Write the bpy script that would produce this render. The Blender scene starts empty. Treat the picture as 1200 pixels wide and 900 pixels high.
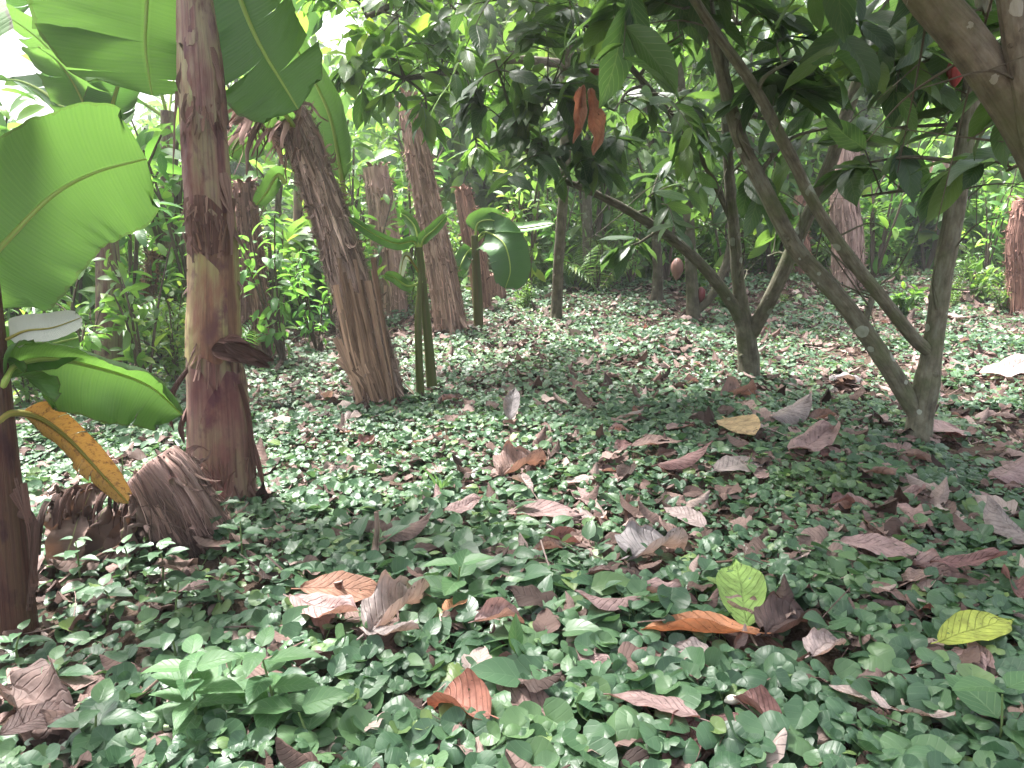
import bpy, math, random
import numpy as np
from mathutils import Vector, Matrix

random.seed(11)
rng = np.random.default_rng(11)
PI = math.pi
sc = bpy.context.scene
COL = sc.collection

# ------------------------------------------------------------------ camera geometry
F, CX, CY, CAMH, PITCH = 906.0, 600.0, 450.0, 0.9, math.radians(11.2)
CAM = np.array([0, 0, CAMH])
_f = np.array([0, math.cos(PITCH), -math.sin(PITCH)])
_u = np.array([0, math.sin(PITCH), math.cos(PITCH)])
_r = np.array([1.0, 0, 0])


def ray(px, py):
    return _f + _r * (px - CX) / F + _u * (CY - py) / F


def P(px, py, Y):
    d = ray(px, py)
    return CAM + d * (Y / d[1])


def PXM(r, Y):          # size in metres of r photo pixels at depth Y
    return r * Y / F


# ------------------------------------------------------------------ noise
def _h(ix, iy, s):
    n = (ix.astype(np.int64) * 374761393 + iy.astype(np.int64) * 668265263 + s * 974711) & 0xFFFFFFFF
    n = ((n ^ (n >> 13)) * 1274126177) & 0xFFFFFFFF
    return ((n ^ (n >> 16)) & 0xFFFF) / 65535.0


def vn(x, y, s=0):
    x = np.asarray(x, float); y = np.asarray(y, float)
    ix = np.floor(x); iy = np.floor(y); fx = x - ix; fy = y - iy
    fx = fx * fx * (3 - 2 * fx); fy = fy * fy * (3 - 2 * fy)
    a = _h(ix, iy, s); b = _h(ix + 1, iy, s); c = _h(ix, iy + 1, s); d = _h(ix + 1, iy + 1, s)
    return (a * (1 - fx) + b * fx) * (1 - fy) + (c * (1 - fx) + d * fx) * fy


def fbm(x, y, s=0, o=3):
    t = 0; a = .5; n = 0
    for k in range(o):
        t = t + a * vn(x, y, s + k * 17); n += a; a *= .5; x = np.asarray(x) * 2.03; y = np.asarray(y) * 2.03
    return t / n


def sstep(a, b, x):
    t = np.clip((np.asarray(x, float) - a) / (b - a), 0, 1)
    return t * t * (3 - 2 * t)


def hz(x, y):
    x = np.asarray(x, float); y = np.asarray(y, float)
    z = (fbm(x * .9, y * .9, 3) - .5) * .10 + (fbm(x * 4, y * 4, 5) - .5) * .035
    z = z + .034 * np.maximum(y - 4, 0) + .30 * sstep(5, 9, y) * (fbm(x * .45, y * .45, 9, 2) - .5) + sstep(10, 26, y) * (y - 10) * (.10 + .10 * sstep(-2, 6, x))
    z = z + .035 * np.maximum(y - 6, 0) * sstep(.8, 4, x) * (1 - sstep(12, 24, y))
    z = z + .03 * np.exp(-((x + 1.0) ** 2 + (y - 2.25) ** 2) / .16)
    z = z - .05 * np.exp(-((x + 1.15) ** 2 + (y - 1.45) ** 2) / .12)
    z = z + .05 * np.exp(-((x + .55) ** 2 + (y - 1.9) ** 2) / .1)
    return z


def G(px, py, dz=0.0):
    d = ray(px, py); t = .6
    while t < 60:
        p = CAM + d * t
        if p[2] <= hz(p[0], p[1]) + dz:
            break
        t += .01 * max(1, t * .3)
    return CAM + d * t


# ------------------------------------------------------------------ mesh helpers
def nrm(a):
    a = np.asarray(a, float)
    return a / np.maximum(np.linalg.norm(a, axis=-1, keepdims=True), 1e-9)


def mesh_np(name, V, Q, UV=None):
    me = bpy.data.meshes.new(name)
    V = np.ascontiguousarray(V, np.float32); Q = np.ascontiguousarray(Q, np.int32)
    n = len(Q)
    me.vertices.add(len(V)); me.vertices.foreach_set('co', V.ravel())
    me.loops.add(4 * n); me.loops.foreach_set('vertex_index', Q.ravel())
    me.polygons.add(n); me.polygons.foreach_set('loop_start', np.arange(0, 4 * n, 4, dtype=np.int32))
    me.polygons.foreach_set('use_smooth', np.ones(n, bool))
    if UV is not None:
        l = me.uv_layers.new(name='UVMap')
        l.data.foreach_set('uv', np.ascontiguousarray(np.asarray(UV, np.float32)[Q.ravel()]).ravel())
    me.update(calc_edges=True)
    return me


class MB:
    def __init__(s):
        s.V = []; s.Q = []; s.U = []; s.n = 0

    def add(s, V, Q, U):
        s.V.append(np.asarray(V, float)); s.Q.append(np.asarray(Q) + s.n); s.U.append(np.asarray(U, float)); s.n += len(V)

    def build(s, name, mat, parent=None, loc=(0, 0, 0)):
        V = np.concatenate(s.V) - np.asarray(loc)
        me = mesh_np(name, V, np.concatenate(s.Q), np.concatenate(s.U))
        me.materials.append(mat)
        return link(name, me, parent)


def link(name, me, parent=None):
    o = bpy.data.objects.new(name, me); COL.objects.link(o)
    if parent is not None:
        o.parent = parent
    return o


def gridq(nr, nc):
    i = np.arange(nr - 1)[:, None] * nc + np.arange(nc - 1)[None, :]
    return np.stack([i, i + 1, i + 1 + nc, i + nc], -1).reshape(-1, 4)


def tag(o, label=None, cat=None, group=None, kind=None):
    if label: o['label'] = label
    if cat: o['category'] = cat
    if group: o['group'] = group
    if kind: o['kind'] = kind
    return o


def thing(name, label, cat, loc, group=None):
    o = bpy.data.objects.new(name, None); COL.objects.link(o)
    o.location = Vector(loc); o.empty_display_size = .1
    return tag(o, label, cat, group)


def spline(pts, n):
    """Catmull-Rom resampling of an (k,d) array"""
    p = np.asarray(pts, float)
    if len(p) == 2:
        t = np.linspace(0, 1, n)[:, None]
        return p[0] * (1 - t) + p[1] * t
    p = np.vstack([2 * p[0] - p[1], p, 2 * p[-1] - p[-2]])
    k = len(p) - 3
    t = np.linspace(0, k - 1e-6, n); i = t.astype(int); f = (t - i)[:, None]
    a, b, c, d = p[i], p[i + 1], p[i + 2], p[i + 3]
    return .5 * (2 * b + (c - a) * f + (2 * a - 5 * b + 4 * c - d) * f ** 2 + (3 * b - a - 3 * c + d) * f ** 3)


def frames(p):
    T = nrm(np.gradient(p, axis=0)); S = np.zeros_like(T)
    a = np.array([1., 0, 0]) if abs(T[0][0]) < .8 else np.array([0, 1., 0])
    s = nrm(a - T[0] * a.dot(T[0]))
    for i in range(len(p)):
        s = nrm(s - T[i] * s.dot(T[i])); S[i] = s
    return T, S, np.cross(T, S)


def tube(mb, pts, rad, seg=10, n=None, disp=None, cap=True):
    """pts (k,3), rad (k,) ; disp(theta(1,seg), along(n,1)) -> factor"""
    n = n or max(4, 4 * len(pts))
    pr = spline(np.column_stack([np.asarray(pts, float), np.asarray(rad, float)]), n)
    p = pr[:, :3]; r = np.maximum(pr[:, 3], 5e-4)
    T, S, B = frames(p)
    th = np.linspace(0, 2 * PI, seg + 1)[None, :]
    L = np.concatenate([[0], np.cumsum(np.linalg.norm(np.diff(p, axis=0), axis=1))])[:, None]
    rr = r[:, None] * np.ones_like(th)
    if disp is not None:
        k = disp(th, L); k[:, -1] = k[:, 0]; rr = rr * k
    V = p[:, None, :] + rr[..., None] * (np.cos(th)[..., None] * S[:, None, :] + np.sin(th)[..., None] * B[:, None, :])
    U = np.stack([np.broadcast_to(th / (2 * PI), rr.shape), np.broadcast_to(L, rr.shape)], -1)
    V = V.reshape(-1, 3); U = U.reshape(-1, 2)
    mb.add(V, gridq(n, seg + 1), U)
    if cap:
        for e, i in ((0, 0), (1, n - 1)):
            ring = V[i * (seg + 1):(i + 1) * (seg + 1)]
            c = p[i][None, :] + (T[i] * (r[i] * .15 if e else -r[i] * .15))[None, :]
            W = np.concatenate([ring, np.repeat(c, seg + 1, 0)])
            mb.add(W, gridq(2, seg + 1), np.concatenate([U[i * (seg + 1):(i + 1) * (seg + 1)]] * 2))
    return p, r, T, S, B, L[:, 0]


def ribbon(mb, p, w, nh, seg=1, u0=0.0):
    """thin curved strip along p (n,3) with half widths w, normal hint nh (3,) or (n,3)"""
    p = np.asarray(p, float); T = nrm(np.gradient(p, axis=0))
    S = nrm(np.cross(T, nh)); N = np.cross(S, T)
    u = np.linspace(-1, 1, seg + 1)
    V = p[:, None, :] + S[:, None, :] * (u[None, :, None] * np.asarray(w)[:, None, None])
    if seg > 1:
        V = V - N[:, None, :] * ((u ** 2)[None, :, None] * np.asarray(w)[:, None, None] * .35)
    n = len(p)
    L = np.concatenate([[0], np.cumsum(np.linalg.norm(np.diff(p, axis=0), axis=1))])
    U = np.stack([np.broadcast_to(u0 + u[None, :] * .04, (n, seg + 1)), np.broadcast_to(L[:, None] + u0 * 7, (n, seg + 1))], -1)
    mb.add(V.reshape(-1, 3), gridq(n, seg + 1), U.reshape(-1, 2))


# leaf templates : x across, y along (unit length), z normal
def prof_cacao(v):
    w = np.sin(PI * np.clip(v, 0, 1) ** .92) ** .72
    return np.maximum(w * (1 - .55 * sstep(.8, .97, v)), .012)


def prof_ovate(v):
    return np.maximum(np.sin(PI * np.clip(v, 0, 1) ** .62) ** .8, .012)


def prof_lance(v):
    return np.maximum(np.sin(PI * np.clip(v, 0, 1) ** .8), .012)


def leaf_t(nl, nw, prof, wr, fold=.2, droop=.6, rib=0., nv=9, wav=0., seed=0, roll=0.):
    v = np.linspace(0, 1, nl + 1)[:, None]; u = np.linspace(-1, 1, nw + 1)[None, :]
    w = prof(v) * wr * .5
    x = u * w; y = np.cumsum(np.concatenate([[0], np.cos(droop * v[:-1, 0])]) / nl)[:, None] + 0 * u
    z = -np.cumsum(np.concatenate([[0], np.sin(droop * v[:-1, 0])]) / nl)[:, None] + fold * np.abs(x)
    if roll:
        a = x / (wr * .5) * roll
        x = np.sin(a) / roll * wr * .5; z = z + (1 - np.cos(a)) / abs(roll) * wr * .5 * np.sign(roll)
    z = z + rib * np.sin(2 * PI * (v * nv - np.abs(u) * 1.4)) * (np.abs(u) ** .5) * prof(v)
    if wav:
        z = z + wav * (fbm(u * 1.5 + 7.3 * seed, v * 3 + 3.1 * seed, seed) - .5) + wav * .8 * np.abs(u) * (vn(u * .7 + seed * 5, v * 7 + np.sign(u) * 9, seed + 5) - .5)
        x = x + wav * .3 * (vn(u + seed, v * 4, seed + 9) - .5)
    V = np.stack([x, y, z + 0 * x], -1).reshape(-1, 3)
    U = np.stack([(u * .5 + .5) + 0 * v, v + 0 * u], -1).reshape(-1, 2)
    return V, gridq(nl + 1, nw + 1), U


def round_leaf(rings, seg, cup=.25, fold=.15, tip=.1, notch=.5, bite=0, sx=1.):
    th = np.linspace(-PI, PI, seg + 1)[None, :]
    rr = np.linspace(0, 1, rings + 1)[:, None]
    R = .5 * (1 + tip * np.exp(-(th / .45) ** 2) - notch * np.exp(-((np.abs(th) - PI) / .33) ** 2) + .06 * np.cos(2 * th + PI))
    for q in range(bite):
        R = R * (1 - (.25 + .2 * (q % 2)) * np.exp(-((th - (1.9 - 2.3 * q)) / .22) ** 2))
    x = sx * rr * R * np.sin(th); y = rr * R * np.cos(th) * .96
    z = -cup * (rr * R) ** 2 + fold * np.abs(x) + 0 * th + .025 * rr * np.sin(th * 5 + 1)
    V = np.stack([x, y, z], -1).reshape(-1, 3)
    U = np.stack([x + .5, y + .5], -1).reshape(-1, 2)
    return V, gridq(rings + 1, seg + 1), U


def stamp(mb, tpl, O, D, N, L, W=None):
    """copy leaf template: origins O, directions D, normal hints N, lengths L, width factors W"""
    V, Q, U = tpl
    O = np.asarray(O, float); n = len(O)
    if n == 0: return
    D = nrm(D); S = nrm(np.cross(D, N)); Z = np.cross(S, D)
    L = np.asarray(L, float); W = L if W is None else L * W
    X = O[:, None, :] + V[None, :, 0, None] * (S * W[:, None])[:, None, :] + V[None, :, 1, None] * (D * L[:, None])[:, None, :] + V[None, :, 2, None] * (Z * L[:, None])[:, None, :]
    QQ = Q[None] + (np.arange(n) * len(V))[:, None, None]
    mb.add(X.reshape(-1, 3), QQ.reshape(-1, 4), np.tile(U, (n, 1)))


def rdir(n):
    return nrm(rng.normal(size=(n, 3)))


# ------------------------------------------------------------------ materials
class NT:
    def __init__(s, name):
        s.m = bpy.data.materials.new(name); s.m.use_nodes = True
        s.t = s.m.node_tree; s.t.nodes.clear()
        s.out = s.n('ShaderNodeOutputMaterial')

    def n(s, t, **k):
        x = s.t.nodes.new(t)
        for a, b in k.items(): setattr(x, a, b)
        return x

    def set(s, sock, v):
        if isinstance(v, bpy.types.NodeSocket): s.t.links.new(v, sock)
        elif isinstance(v, (tuple, list)) and sock.type == 'RGBA' and len(v) == 3: sock.default_value = (*v, 1)
        else: sock.default_value = v

    def math(s, op, a, b=0., c=0.):
        x = s.n('ShaderNodeMath', operation=op)
        for i, v in enumerate((a, b, c)): s.set(x.inputs[i], v)
        return x.outputs[0]

    def mix(s, f, a, b, mode='MIX'):
        x = s.n('ShaderNodeMixRGB', blend_type=mode)
        s.set(x.inputs[0], f); s.set(x.inputs[1], a); s.set(x.inputs[2], b)
        return x.outputs[0]

    def ramp(s, f, stops):
        x = s.n('ShaderNodeValToRGB'); cr = x.color_ramp
        while len(cr.elements) < len(stops): cr.elements.new(.5)
        for e, (p, c) in zip(cr.elements, stops):
            e.position = p; e.color = (*c, 1)
        s.set(x.inputs[0], f)
        return x.outputs[0]

    def noise(s, vec, scale, detail=4., rough=.55):
        x = s.n('ShaderNodeTexNoise')
        s.set(x.inputs['Vector'], vec); x.inputs['Scale'].default_value = scale
        x.inputs['Detail'].default_value = detail; x.inputs['Roughness'].default_value = rough
        return x.outputs[0]

    def mapping(s, vec, scale):
        x = s.n('ShaderNodeMapping'); s.set(x.inputs['Vector'], vec); x.inputs['Scale'].default_value = scale
        return x.outputs[0]

    def bump(s, h, st, d=.01):
        x = s.n('ShaderNodeBump'); s.set(x.inputs['Height'], h); x.inputs['Strength'].default_value = st
        x.inputs['Distance'].default_value = d
        return x.outputs[0]

    def uv(s):
        return s.n('ShaderNodeUVMap').outputs[0]

    def pos(s):
        return s.n('ShaderNodeTexCoord').outputs['Object']

    def finish(s, color, rough, normal=None, spec=.5, trans=None, tmix=0., alpha=None):
        p = s.n('ShaderNodeBsdfPrincipled')
        s.set(p.inputs['Base Color'], color); s.set(p.inputs['Roughness'], rough)
        p.inputs['Specular IOR Level'].default_value = spec
        if normal is not None: s.set(p.inputs['Normal'], normal)
        sh = p.outputs[0]
        if trans is not None:
            t = s.n('ShaderNodeBsdfTranslucent'); s.set(t.inputs['Color'], trans)
            m = s.n('ShaderNodeMixShader'); s.set(m.inputs[0], tmix)
            s.t.links.new(sh, m.inputs[1]); s.t.links.new(t.outputs[0], m.inputs[2]); sh = m.outputs[0]
        if alpha is not None:
            t = s.n('ShaderNodeBsdfTransparent')
            m = s.n('ShaderNodeMixShader'); s.set(m.inputs[0], alpha)
            s.t.links.new(t.outputs[0], m.inputs[1]); s.t.links.new(sh, m.inputs[2]); sh = m.outputs[0]
        s.t.links.new(sh, s.out.inputs['Surface'])
        return s.m


def veins(k, N, slope, width=.12):
    """returns (lateral vein mask, midrib mask, height) from the leaf UV"""
    x = k.n('ShaderNodeSeparateXYZ'); k.set(x.inputs[0], k.uv())
    a = k.math('MULTIPLY', k.math('ABSOLUTE', k.math('SUBTRACT', x.outputs[0], .5)), 2.)
    t = k.math('SUBTRACT', k.math('MULTIPLY', x.outputs[1], float(N)), k.math('MULTIPLY', a, float(slope)))
    fr = k.math('ABSOLUTE', k.math('SUBTRACT', k.math('FRACT', t), .5))
    lat = k.math('SMOOTH_MIN', k.math('MULTIPLY', k.math('SUBTRACT', width, fr), 1 / width), 1., .1)
    lat = k.math('MAXIMUM', lat, 0.)
    mid = k.math('MAXIMUM', k.math('MULTIPLY', k.math('SUBTRACT', .06, a), 16.), 0.)
    return lat, mid, fr


def leaf_mat(name, stops, trans, tmix=.4, rough=.42, N=9, slope=2.2, vein=(.25, .35, .12), vamt=.35, bump=.35, spec=.5, obj_mix=0., width=.1):
    k = NT(name)
    isl = k.n('ShaderNodeNewGeometry').outputs['Random Per Island']
    c = k.ramp(isl, stops)
    nz = k.noise(k.pos(), 9., 3.)
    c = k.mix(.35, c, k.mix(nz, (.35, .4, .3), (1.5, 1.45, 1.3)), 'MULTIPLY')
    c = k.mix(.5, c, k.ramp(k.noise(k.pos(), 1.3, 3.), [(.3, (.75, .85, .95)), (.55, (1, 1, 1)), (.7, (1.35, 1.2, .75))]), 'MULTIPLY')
    lat, mid, fr = veins(k, N, slope, width)
    vm = k.math('MULTIPLY', k.math('MAXIMUM', lat, mid), vamt)
    if obj_mix:
        oc = k.n('ShaderNodeObjectInfo').outputs['Color']
        c = k.mix(obj_mix, c, oc, 'MULTIPLY')
    c2 = k.mix(vm, c, vein)
    tr = k.mix(.5, trans, k.mix(1., c2, (3., 3., 2.), 'MULTIPLY'))
    tr = k.mix(k.math('MULTIPLY', vm, .6), tr, (.45, .5, .2))
    nr = k.bump(k.math('SUBTRACT', k.math('MULTIPLY', nz, .5), k.math('MULTIPLY', k.math('MAXIMUM', lat, mid), .5)), bump, .004)
    r = k.math('ADD', k.math('MULTIPLY', nz, .25), rough - .12)
    return k.finish(c2, r, nr, spec, tr, tmix)


M = {}
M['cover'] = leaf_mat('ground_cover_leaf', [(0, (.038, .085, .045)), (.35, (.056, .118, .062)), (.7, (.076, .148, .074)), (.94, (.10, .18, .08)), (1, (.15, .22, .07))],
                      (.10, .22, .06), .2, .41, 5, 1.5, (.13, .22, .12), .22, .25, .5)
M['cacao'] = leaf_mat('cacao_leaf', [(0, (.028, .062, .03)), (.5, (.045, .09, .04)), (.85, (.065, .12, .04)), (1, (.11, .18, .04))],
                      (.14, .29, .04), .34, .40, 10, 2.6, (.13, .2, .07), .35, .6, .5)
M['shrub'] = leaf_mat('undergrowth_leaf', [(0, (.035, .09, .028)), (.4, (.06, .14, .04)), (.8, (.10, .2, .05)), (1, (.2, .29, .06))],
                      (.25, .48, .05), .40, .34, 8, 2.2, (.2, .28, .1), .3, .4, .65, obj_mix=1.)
M['weed'] = leaf_mat('weed_leaf', [(0, (.065, .14, .065)), (1, (.11, .21, .09))], (.2, .4, .08), .3, .5, 7, 2., (.2, .32, .14), .4, .4, .4)


def banana_leaf_mat(name, ca, cb, trans, tmix, spots=None, rough=.38):
    k = NT(name)
    x = k.n('ShaderNodeSeparateXYZ'); k.set(x.inputs[0], k.uv())
    wv = k.math('ABSOLUTE', k.math('SUBTRACT', k.math('FRACT', k.math('MULTIPLY', k.math('ADD', x.outputs[1], k.math('MULTIPLY', k.noise(k.mapping(k.uv(), (1.5, 3, 1)), 1.), .01)), 64.)), .5))
    fine = k.math('ADD', k.math('MULTIPLY', k.noise(k.mapping(k.uv(), (1.2, 190, 1)), 1., 3.), .75), k.math('MULTIPLY', wv, .5))
    big = k.noise(k.pos(), 5., 3.)
    c = k.mix(k.math('MULTIPLY', k.math('ADD', fine, big), .5), k.mix(1., ca, (.7, .75, .7), 'MULTIPLY'), k.mix(1., cb, (1.2, 1.15, 1.1), 'MULTIPLY'))
    a = k.math('MULTIPLY', k.math('ABSOLUTE', k.math('SUBTRACT', x.outputs[0], .5)), 2.)
    mid = k.math('MAXIMUM', k.math('MULTIPLY', k.math('SUBTRACT', .05, a), 18.), 0.)
    c = k.mix(k.math('MULTIPLY', mid, .6), c, (.4, .5, .15))
    tr = k.mix(k.math('ADD', k.math('MULTIPLY', fine, .6), k.math('MULTIPLY', big, .3)), k.mix(1., trans, (.65, .7, .7), 'MULTIPLY'), k.mix(1., trans, (1.35, 1.2, 1.), 'MULTIPLY'))
    if spots:
        sp = k.math('MULTIPLY', k.math('MAXIMUM', k.math('MINIMUM', k.math('MULTIPLY', k.math('SUBTRACT', k.noise(k.mapping(k.uv(), (6, 26, 1)), 1., 6., .75), spots[0] - .04), 9.), 1.), 0.), .85)
        c = k.mix(sp, c, spots[1]); tr = k.mix(sp, tr, k.mix(1., spots[1], (.6, .6, .6), 'MULTIPLY'))
        edge = k.math('GREATER_THAN', k.math('ADD', a, k.math('MULTIPLY', k.noise(k.mapping(k.uv(), (1, 25, 1)), 1.), .16)), 1.045)
        c = k.mix(edge, c, spots[1])
    nr = k.bump(fine, .5, .004)
    return k.finish(c, rough, nr, .5, tr, tmix)


M['banana'] = banana_leaf_mat('banana_leaf', (.055, .15, .03), (.09, .21, .045), (.145, .31, .06), .42, (.735, (.06, .06, .02)))
M['banana_dark'] = banana_leaf_mat('banana_leaf_dark', (.035, .10, .03), (.06, .15, .045), (.10, .25, .045), .25, (.72, (.07, .06, .03)))
M['banana_pale'] = banana_leaf_mat('banana_leaf_pale', (.5, .52, .48), (.62, .62, .6), (.4, .5, .3), .3)
M['banana_yellow'] = banana_leaf_mat('banana_leaf_yellow', (.32, .18, .05), (.42, .27, .08), (.4, .2, .04), .25, (.55, (.13, .06, .025)), .6)
M['banana_dry'] = banana_leaf_mat('banana_leaf_dry', (.08, .05, .045), (.24, .165, .14), (.2, .1, .06), .1, None, .8)


def stem_mat(name, stops, dark, stretch=(9, 1.1, 1), obj_mix=0., bump=.5, rough=.6, fibre=60, patch=None, pamt=1., isl=False, lichen=False):
    k = NT(name); uv = k.uv()
    n1 = k.noise(k.mapping(uv, stretch), 1., 5., .6)
    n2 = k.noise(k.mapping(uv, (fibre, fibre * .045, 1)), 1., 4., .6)
    c = k.ramp(n1, stops)
    c = k.mix(k.math('MULTIPLY', k.math('MAXIMUM', k.math('SUBTRACT', n2, .5), 0.), 2.2), c, dark)
    c = k.mix(.55, c, k.mix(n2, (1.45, 1.4, 1.35), (.5, .5, .5)), 'MULTIPLY')
    if patch:
        n3 = k.noise(k.mapping(uv, (4, 4.5, 1)), 1.3, 5., .62)
        f = k.math('MULTIPLY', k.math('SMOOTHSTEP' if False else 'MULTIPLY', k.math('MAXIMUM', k.math('SUBTRACT', n3, .52), 0.), 9.), pamt)
        c = k.mix(k.math('MINIMUM', f, 1.), c, patch)
    if isl:
        c = k.mix(1., c, k.ramp(k.n('ShaderNodeNewGeometry').outputs['Random Per Island'], [(0, (.5, .47, .45)), (.5, (.95, .95, .95)), (.8, (1.3, 1.28, 1.26)), (1, (1.9, 1.9, 1.9))]), 'MULTIPLY')
    if lichen:
        vo = k.n('ShaderNodeTexVoronoi'); k.set(vo.inputs['Vector'], k.pos()); vo.inputs['Scale'].default_value = 13.
        rnd = k.n('ShaderNodeSeparateXYZ'); k.set(rnd.inputs[0], vo.outputs['Color'])
        d = k.math('ADD', vo.outputs['Distance'], k.math('MULTIPLY', k.noise(k.pos(), 60., 3.), .12))
        f = k.math('MULTIPLY', k.math('LESS_THAN', d, k.math('MULTIPLY', rnd.outputs[0], .42)), k.math('GREATER_THAN', rnd.outputs[1], .5))
        c = k.mix(k.math('MULTIPLY', f, .8), c, (.36, .39, .35))
        ms = k.math('MAXIMUM', k.math('SUBTRACT', k.noise(k.pos(), 7., 4.), .5), 0.)
        c = k.mix(k.math('MINIMUM', k.math('MULTIPLY', ms, 4.), .6), c, (.10, .12, .055))
    if obj_mix:
        c = k.mix(obj_mix, c, k.n('ShaderNodeObjectInfo').outputs['Color'], 'MULTIPLY')
    nr = k.bump(k.math('ADD', k.math('MULTIPLY', n2, .6), n1), bump, .012)
    return k.finish(c, rough, nr, .35)


M['pseudostem'] = stem_mat('banana_stem', [(.3, (.12, .055, .065)), (.42, (.26, .14, .13)), (.5, (.33, .245, .19)), (.58, (.36, .35, .22)), (.7, (.31, .23, .225))],
                           (.06, .025, .04), (6, 2.6, 1), 1., .5, .5, 50, (.14, .062, .085), 1.)
M['shag'] = stem_mat('dry_banana_bark', [(.28, (.15, .105, .09)), (.45, (.29, .215, .19)), (.6, (.41, .32, .29)), (.75, (.54, .45, .42))],
                     (.09, .055, .045), (12, 2., 1), 1., 1., .85, 80, isl=True)
M['sucker'] = stem_mat('banana_sucker_stem', [(.3, (.12, .17, .05)), (.5, (.2, .28, .08)), (.7, (.24, .2, .1))], (.1, .06, .04), (7, 1.5, 1), 1., .3, .5, 40)
M['bark'] = stem_mat('cacao_bark', [(.3, (.075, .068, .052)), (.5, (.145, .135, .105)), (.7, (.23, .22, .175))], (.04, .034, .027), (7, 15, 1), 1., .8, .85, 22,
                     (.2, .2, .165), .7, lichen=True)
M['twig'] = stem_mat('twig_bark', [(.3, (.07, .055, .04)), (.7, (.16, .12, .09))], (.05, .04, .03), (5, 9, 1), 0., .4, .8, 20)
M['greenstem'] = stem_mat('green_stalk', [(.3, (.09, .15, .05)), (.7, (.18, .26, .09))], (.08, .1, .04), (5, 9, 1), 0., .3, .6, 20)


def dead_mat():
    k = NT('dead_leaf'); oi = k.n('ShaderNodeObjectInfo')
    lat, mid, fr = veins(k, 10, 2.6, .13)
    nz = k.noise(k.pos(), 5., 5., .65)
    c = k.mix(1., oi.outputs['Color'], k.ramp(nz, [(.3, (.5, .45, .42)), (.5, (1, 1, 1)), (.72, (1.45, 1.4, 1.35))]), 'MULTIPLY')
    isl = k.n('ShaderNodeNewGeometry').outputs['Random Per Island']
    back = k.n('ShaderNodeNewGeometry').outputs['Backfacing']
    c = k.mix(k.math('MULTIPLY', back, .5), c, k.mix(1., c, (1.35, 1.4, 1.45), 'MULTIPLY'))
    c = k.mix(k.math('MULTIPLY', k.math('MAXIMUM', lat, mid), .32), c, k.mix(1., c, (.5, .44, .42), 'MULTIPLY'))
    spot = k.math('GREATER_THAN', k.noise(k.pos(), 16., 4., .6), .66)
    c = k.mix(k.math('MULTIPLY', spot, .75), c, (.05, .032, .026))
    x = k.n('ShaderNodeVectorMath', operation='ADD')
    k.set(x.inputs[0], k.pos())
    cmb = k.n('ShaderNodeCombineXYZ'); k.set(cmb.inputs[0], k.math('MULTIPLY', oi.outputs['Random'], 40.))
    k.set(x.inputs[1], cmb.outputs[0])
    hole = k.math('LESS_THAN', k.noise(x.outputs[0], 9., 3.), .715)
    nr = k.bump(k.math('SUBTRACT', nz, k.math('MULTIPLY', k.math('MAXIMUM', lat, mid), .6)), .6, .008)
    return k.finish(c, .62, nr, .35, k.mix(1., c, (1.6, 1.1, .8), 'MULTIPLY'), .18, hole)


M['dead'] = dead_mat()


def litter_mat():
    k = NT('leaf_litter'); isl = k.n('ShaderNodeNewGeometry').outputs['Random Per Island']
    c = k.ramp(isl, [(0, (.04, .026, .023)), (.35, (.10, .065, .055)), (.6, (.19, .125, .11)), (.85, (.30, .22, .20)), (1, (.44, .36, .33))])
    lat, mid, fr = veins(k, 9, 2.4, .13)
    c = k.mix(k.math('MULTIPLY', k.math('MAXIMUM', lat, mid), .4), c, k.mix(1., c, (.4, .36, .34), 'MULTIPLY'))
    nz = k.noise(k.pos(), 30., 4.)
    c = k.mix(.7, c, k.mix(nz, (.4, .38, .36), (1.6, 1.55, 1.5)), 'MULTIPLY')
    return k.finish(c, .7, k.bump(k.math('SUBTRACT', nz, lat), .4, .006), .3, c, .15)


M['litter'] = litter_mat()


def soil_mat():
    k = NT('soil'); p = k.pos()
    n = k.noise(p, 3., 6.); n2 = k.noise(p, 40., 4.)
    c = k.ramp(n, [(.3, (.035, .022, .016)), (.55, (.075, .05, .036)), (.75, (.12, .085, .065))])
    c = k.mix(.6, c, k.mix(n2, (.4, .4, .4), (1.6, 1.6, 1.6)), 'MULTIPLY')
    return k.finish(c, .9, k.bump(n2, .8, .03), .2)


M['soil'] = soil_mat()


def pod_mat():
    k = NT('cocoa_pod'); n = k.noise(k.pos(), 20., 4.)
    c = k.mix(1., k.n('ShaderNodeObjectInfo').outputs['Color'], k.mix(n, (.6, .6, .6), (1.4, 1.3, 1.3)), 'MULTIPLY')
    return k.finish(c, .5, k.bump(n, .4, .01), .4)


M['pod'] = pod_mat()

# ------------------------------------------------------------------ ground
def ground():
    xs = np.concatenate([np.linspace(-60, -15, 10), np.arange(-14, 14.01, .12), np.linspace(15, 60, 10)])
    ys = np.concatenate([np.linspace(-30, -3, 8), np.arange(-2, 20.01, .12), np.linspace(21, 62, 18)])
    X, Y = np.meshgrid(xs, ys)
    yc = np.minimum(Y, 30)
    Z = hz(X, yc)
    me = mesh_np('ground', np.stack([X, Y, Z], -1).reshape(-1, 3), gridq(len(ys), len(xs)), np.stack([X, Y], -1).reshape(-1, 2))
    me.materials.append(M['soil'])
    tag(link('ground', me), 'dark brown soil under the creeping plants and fallen leaves', 'ground', kind='structure')


ground()

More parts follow.
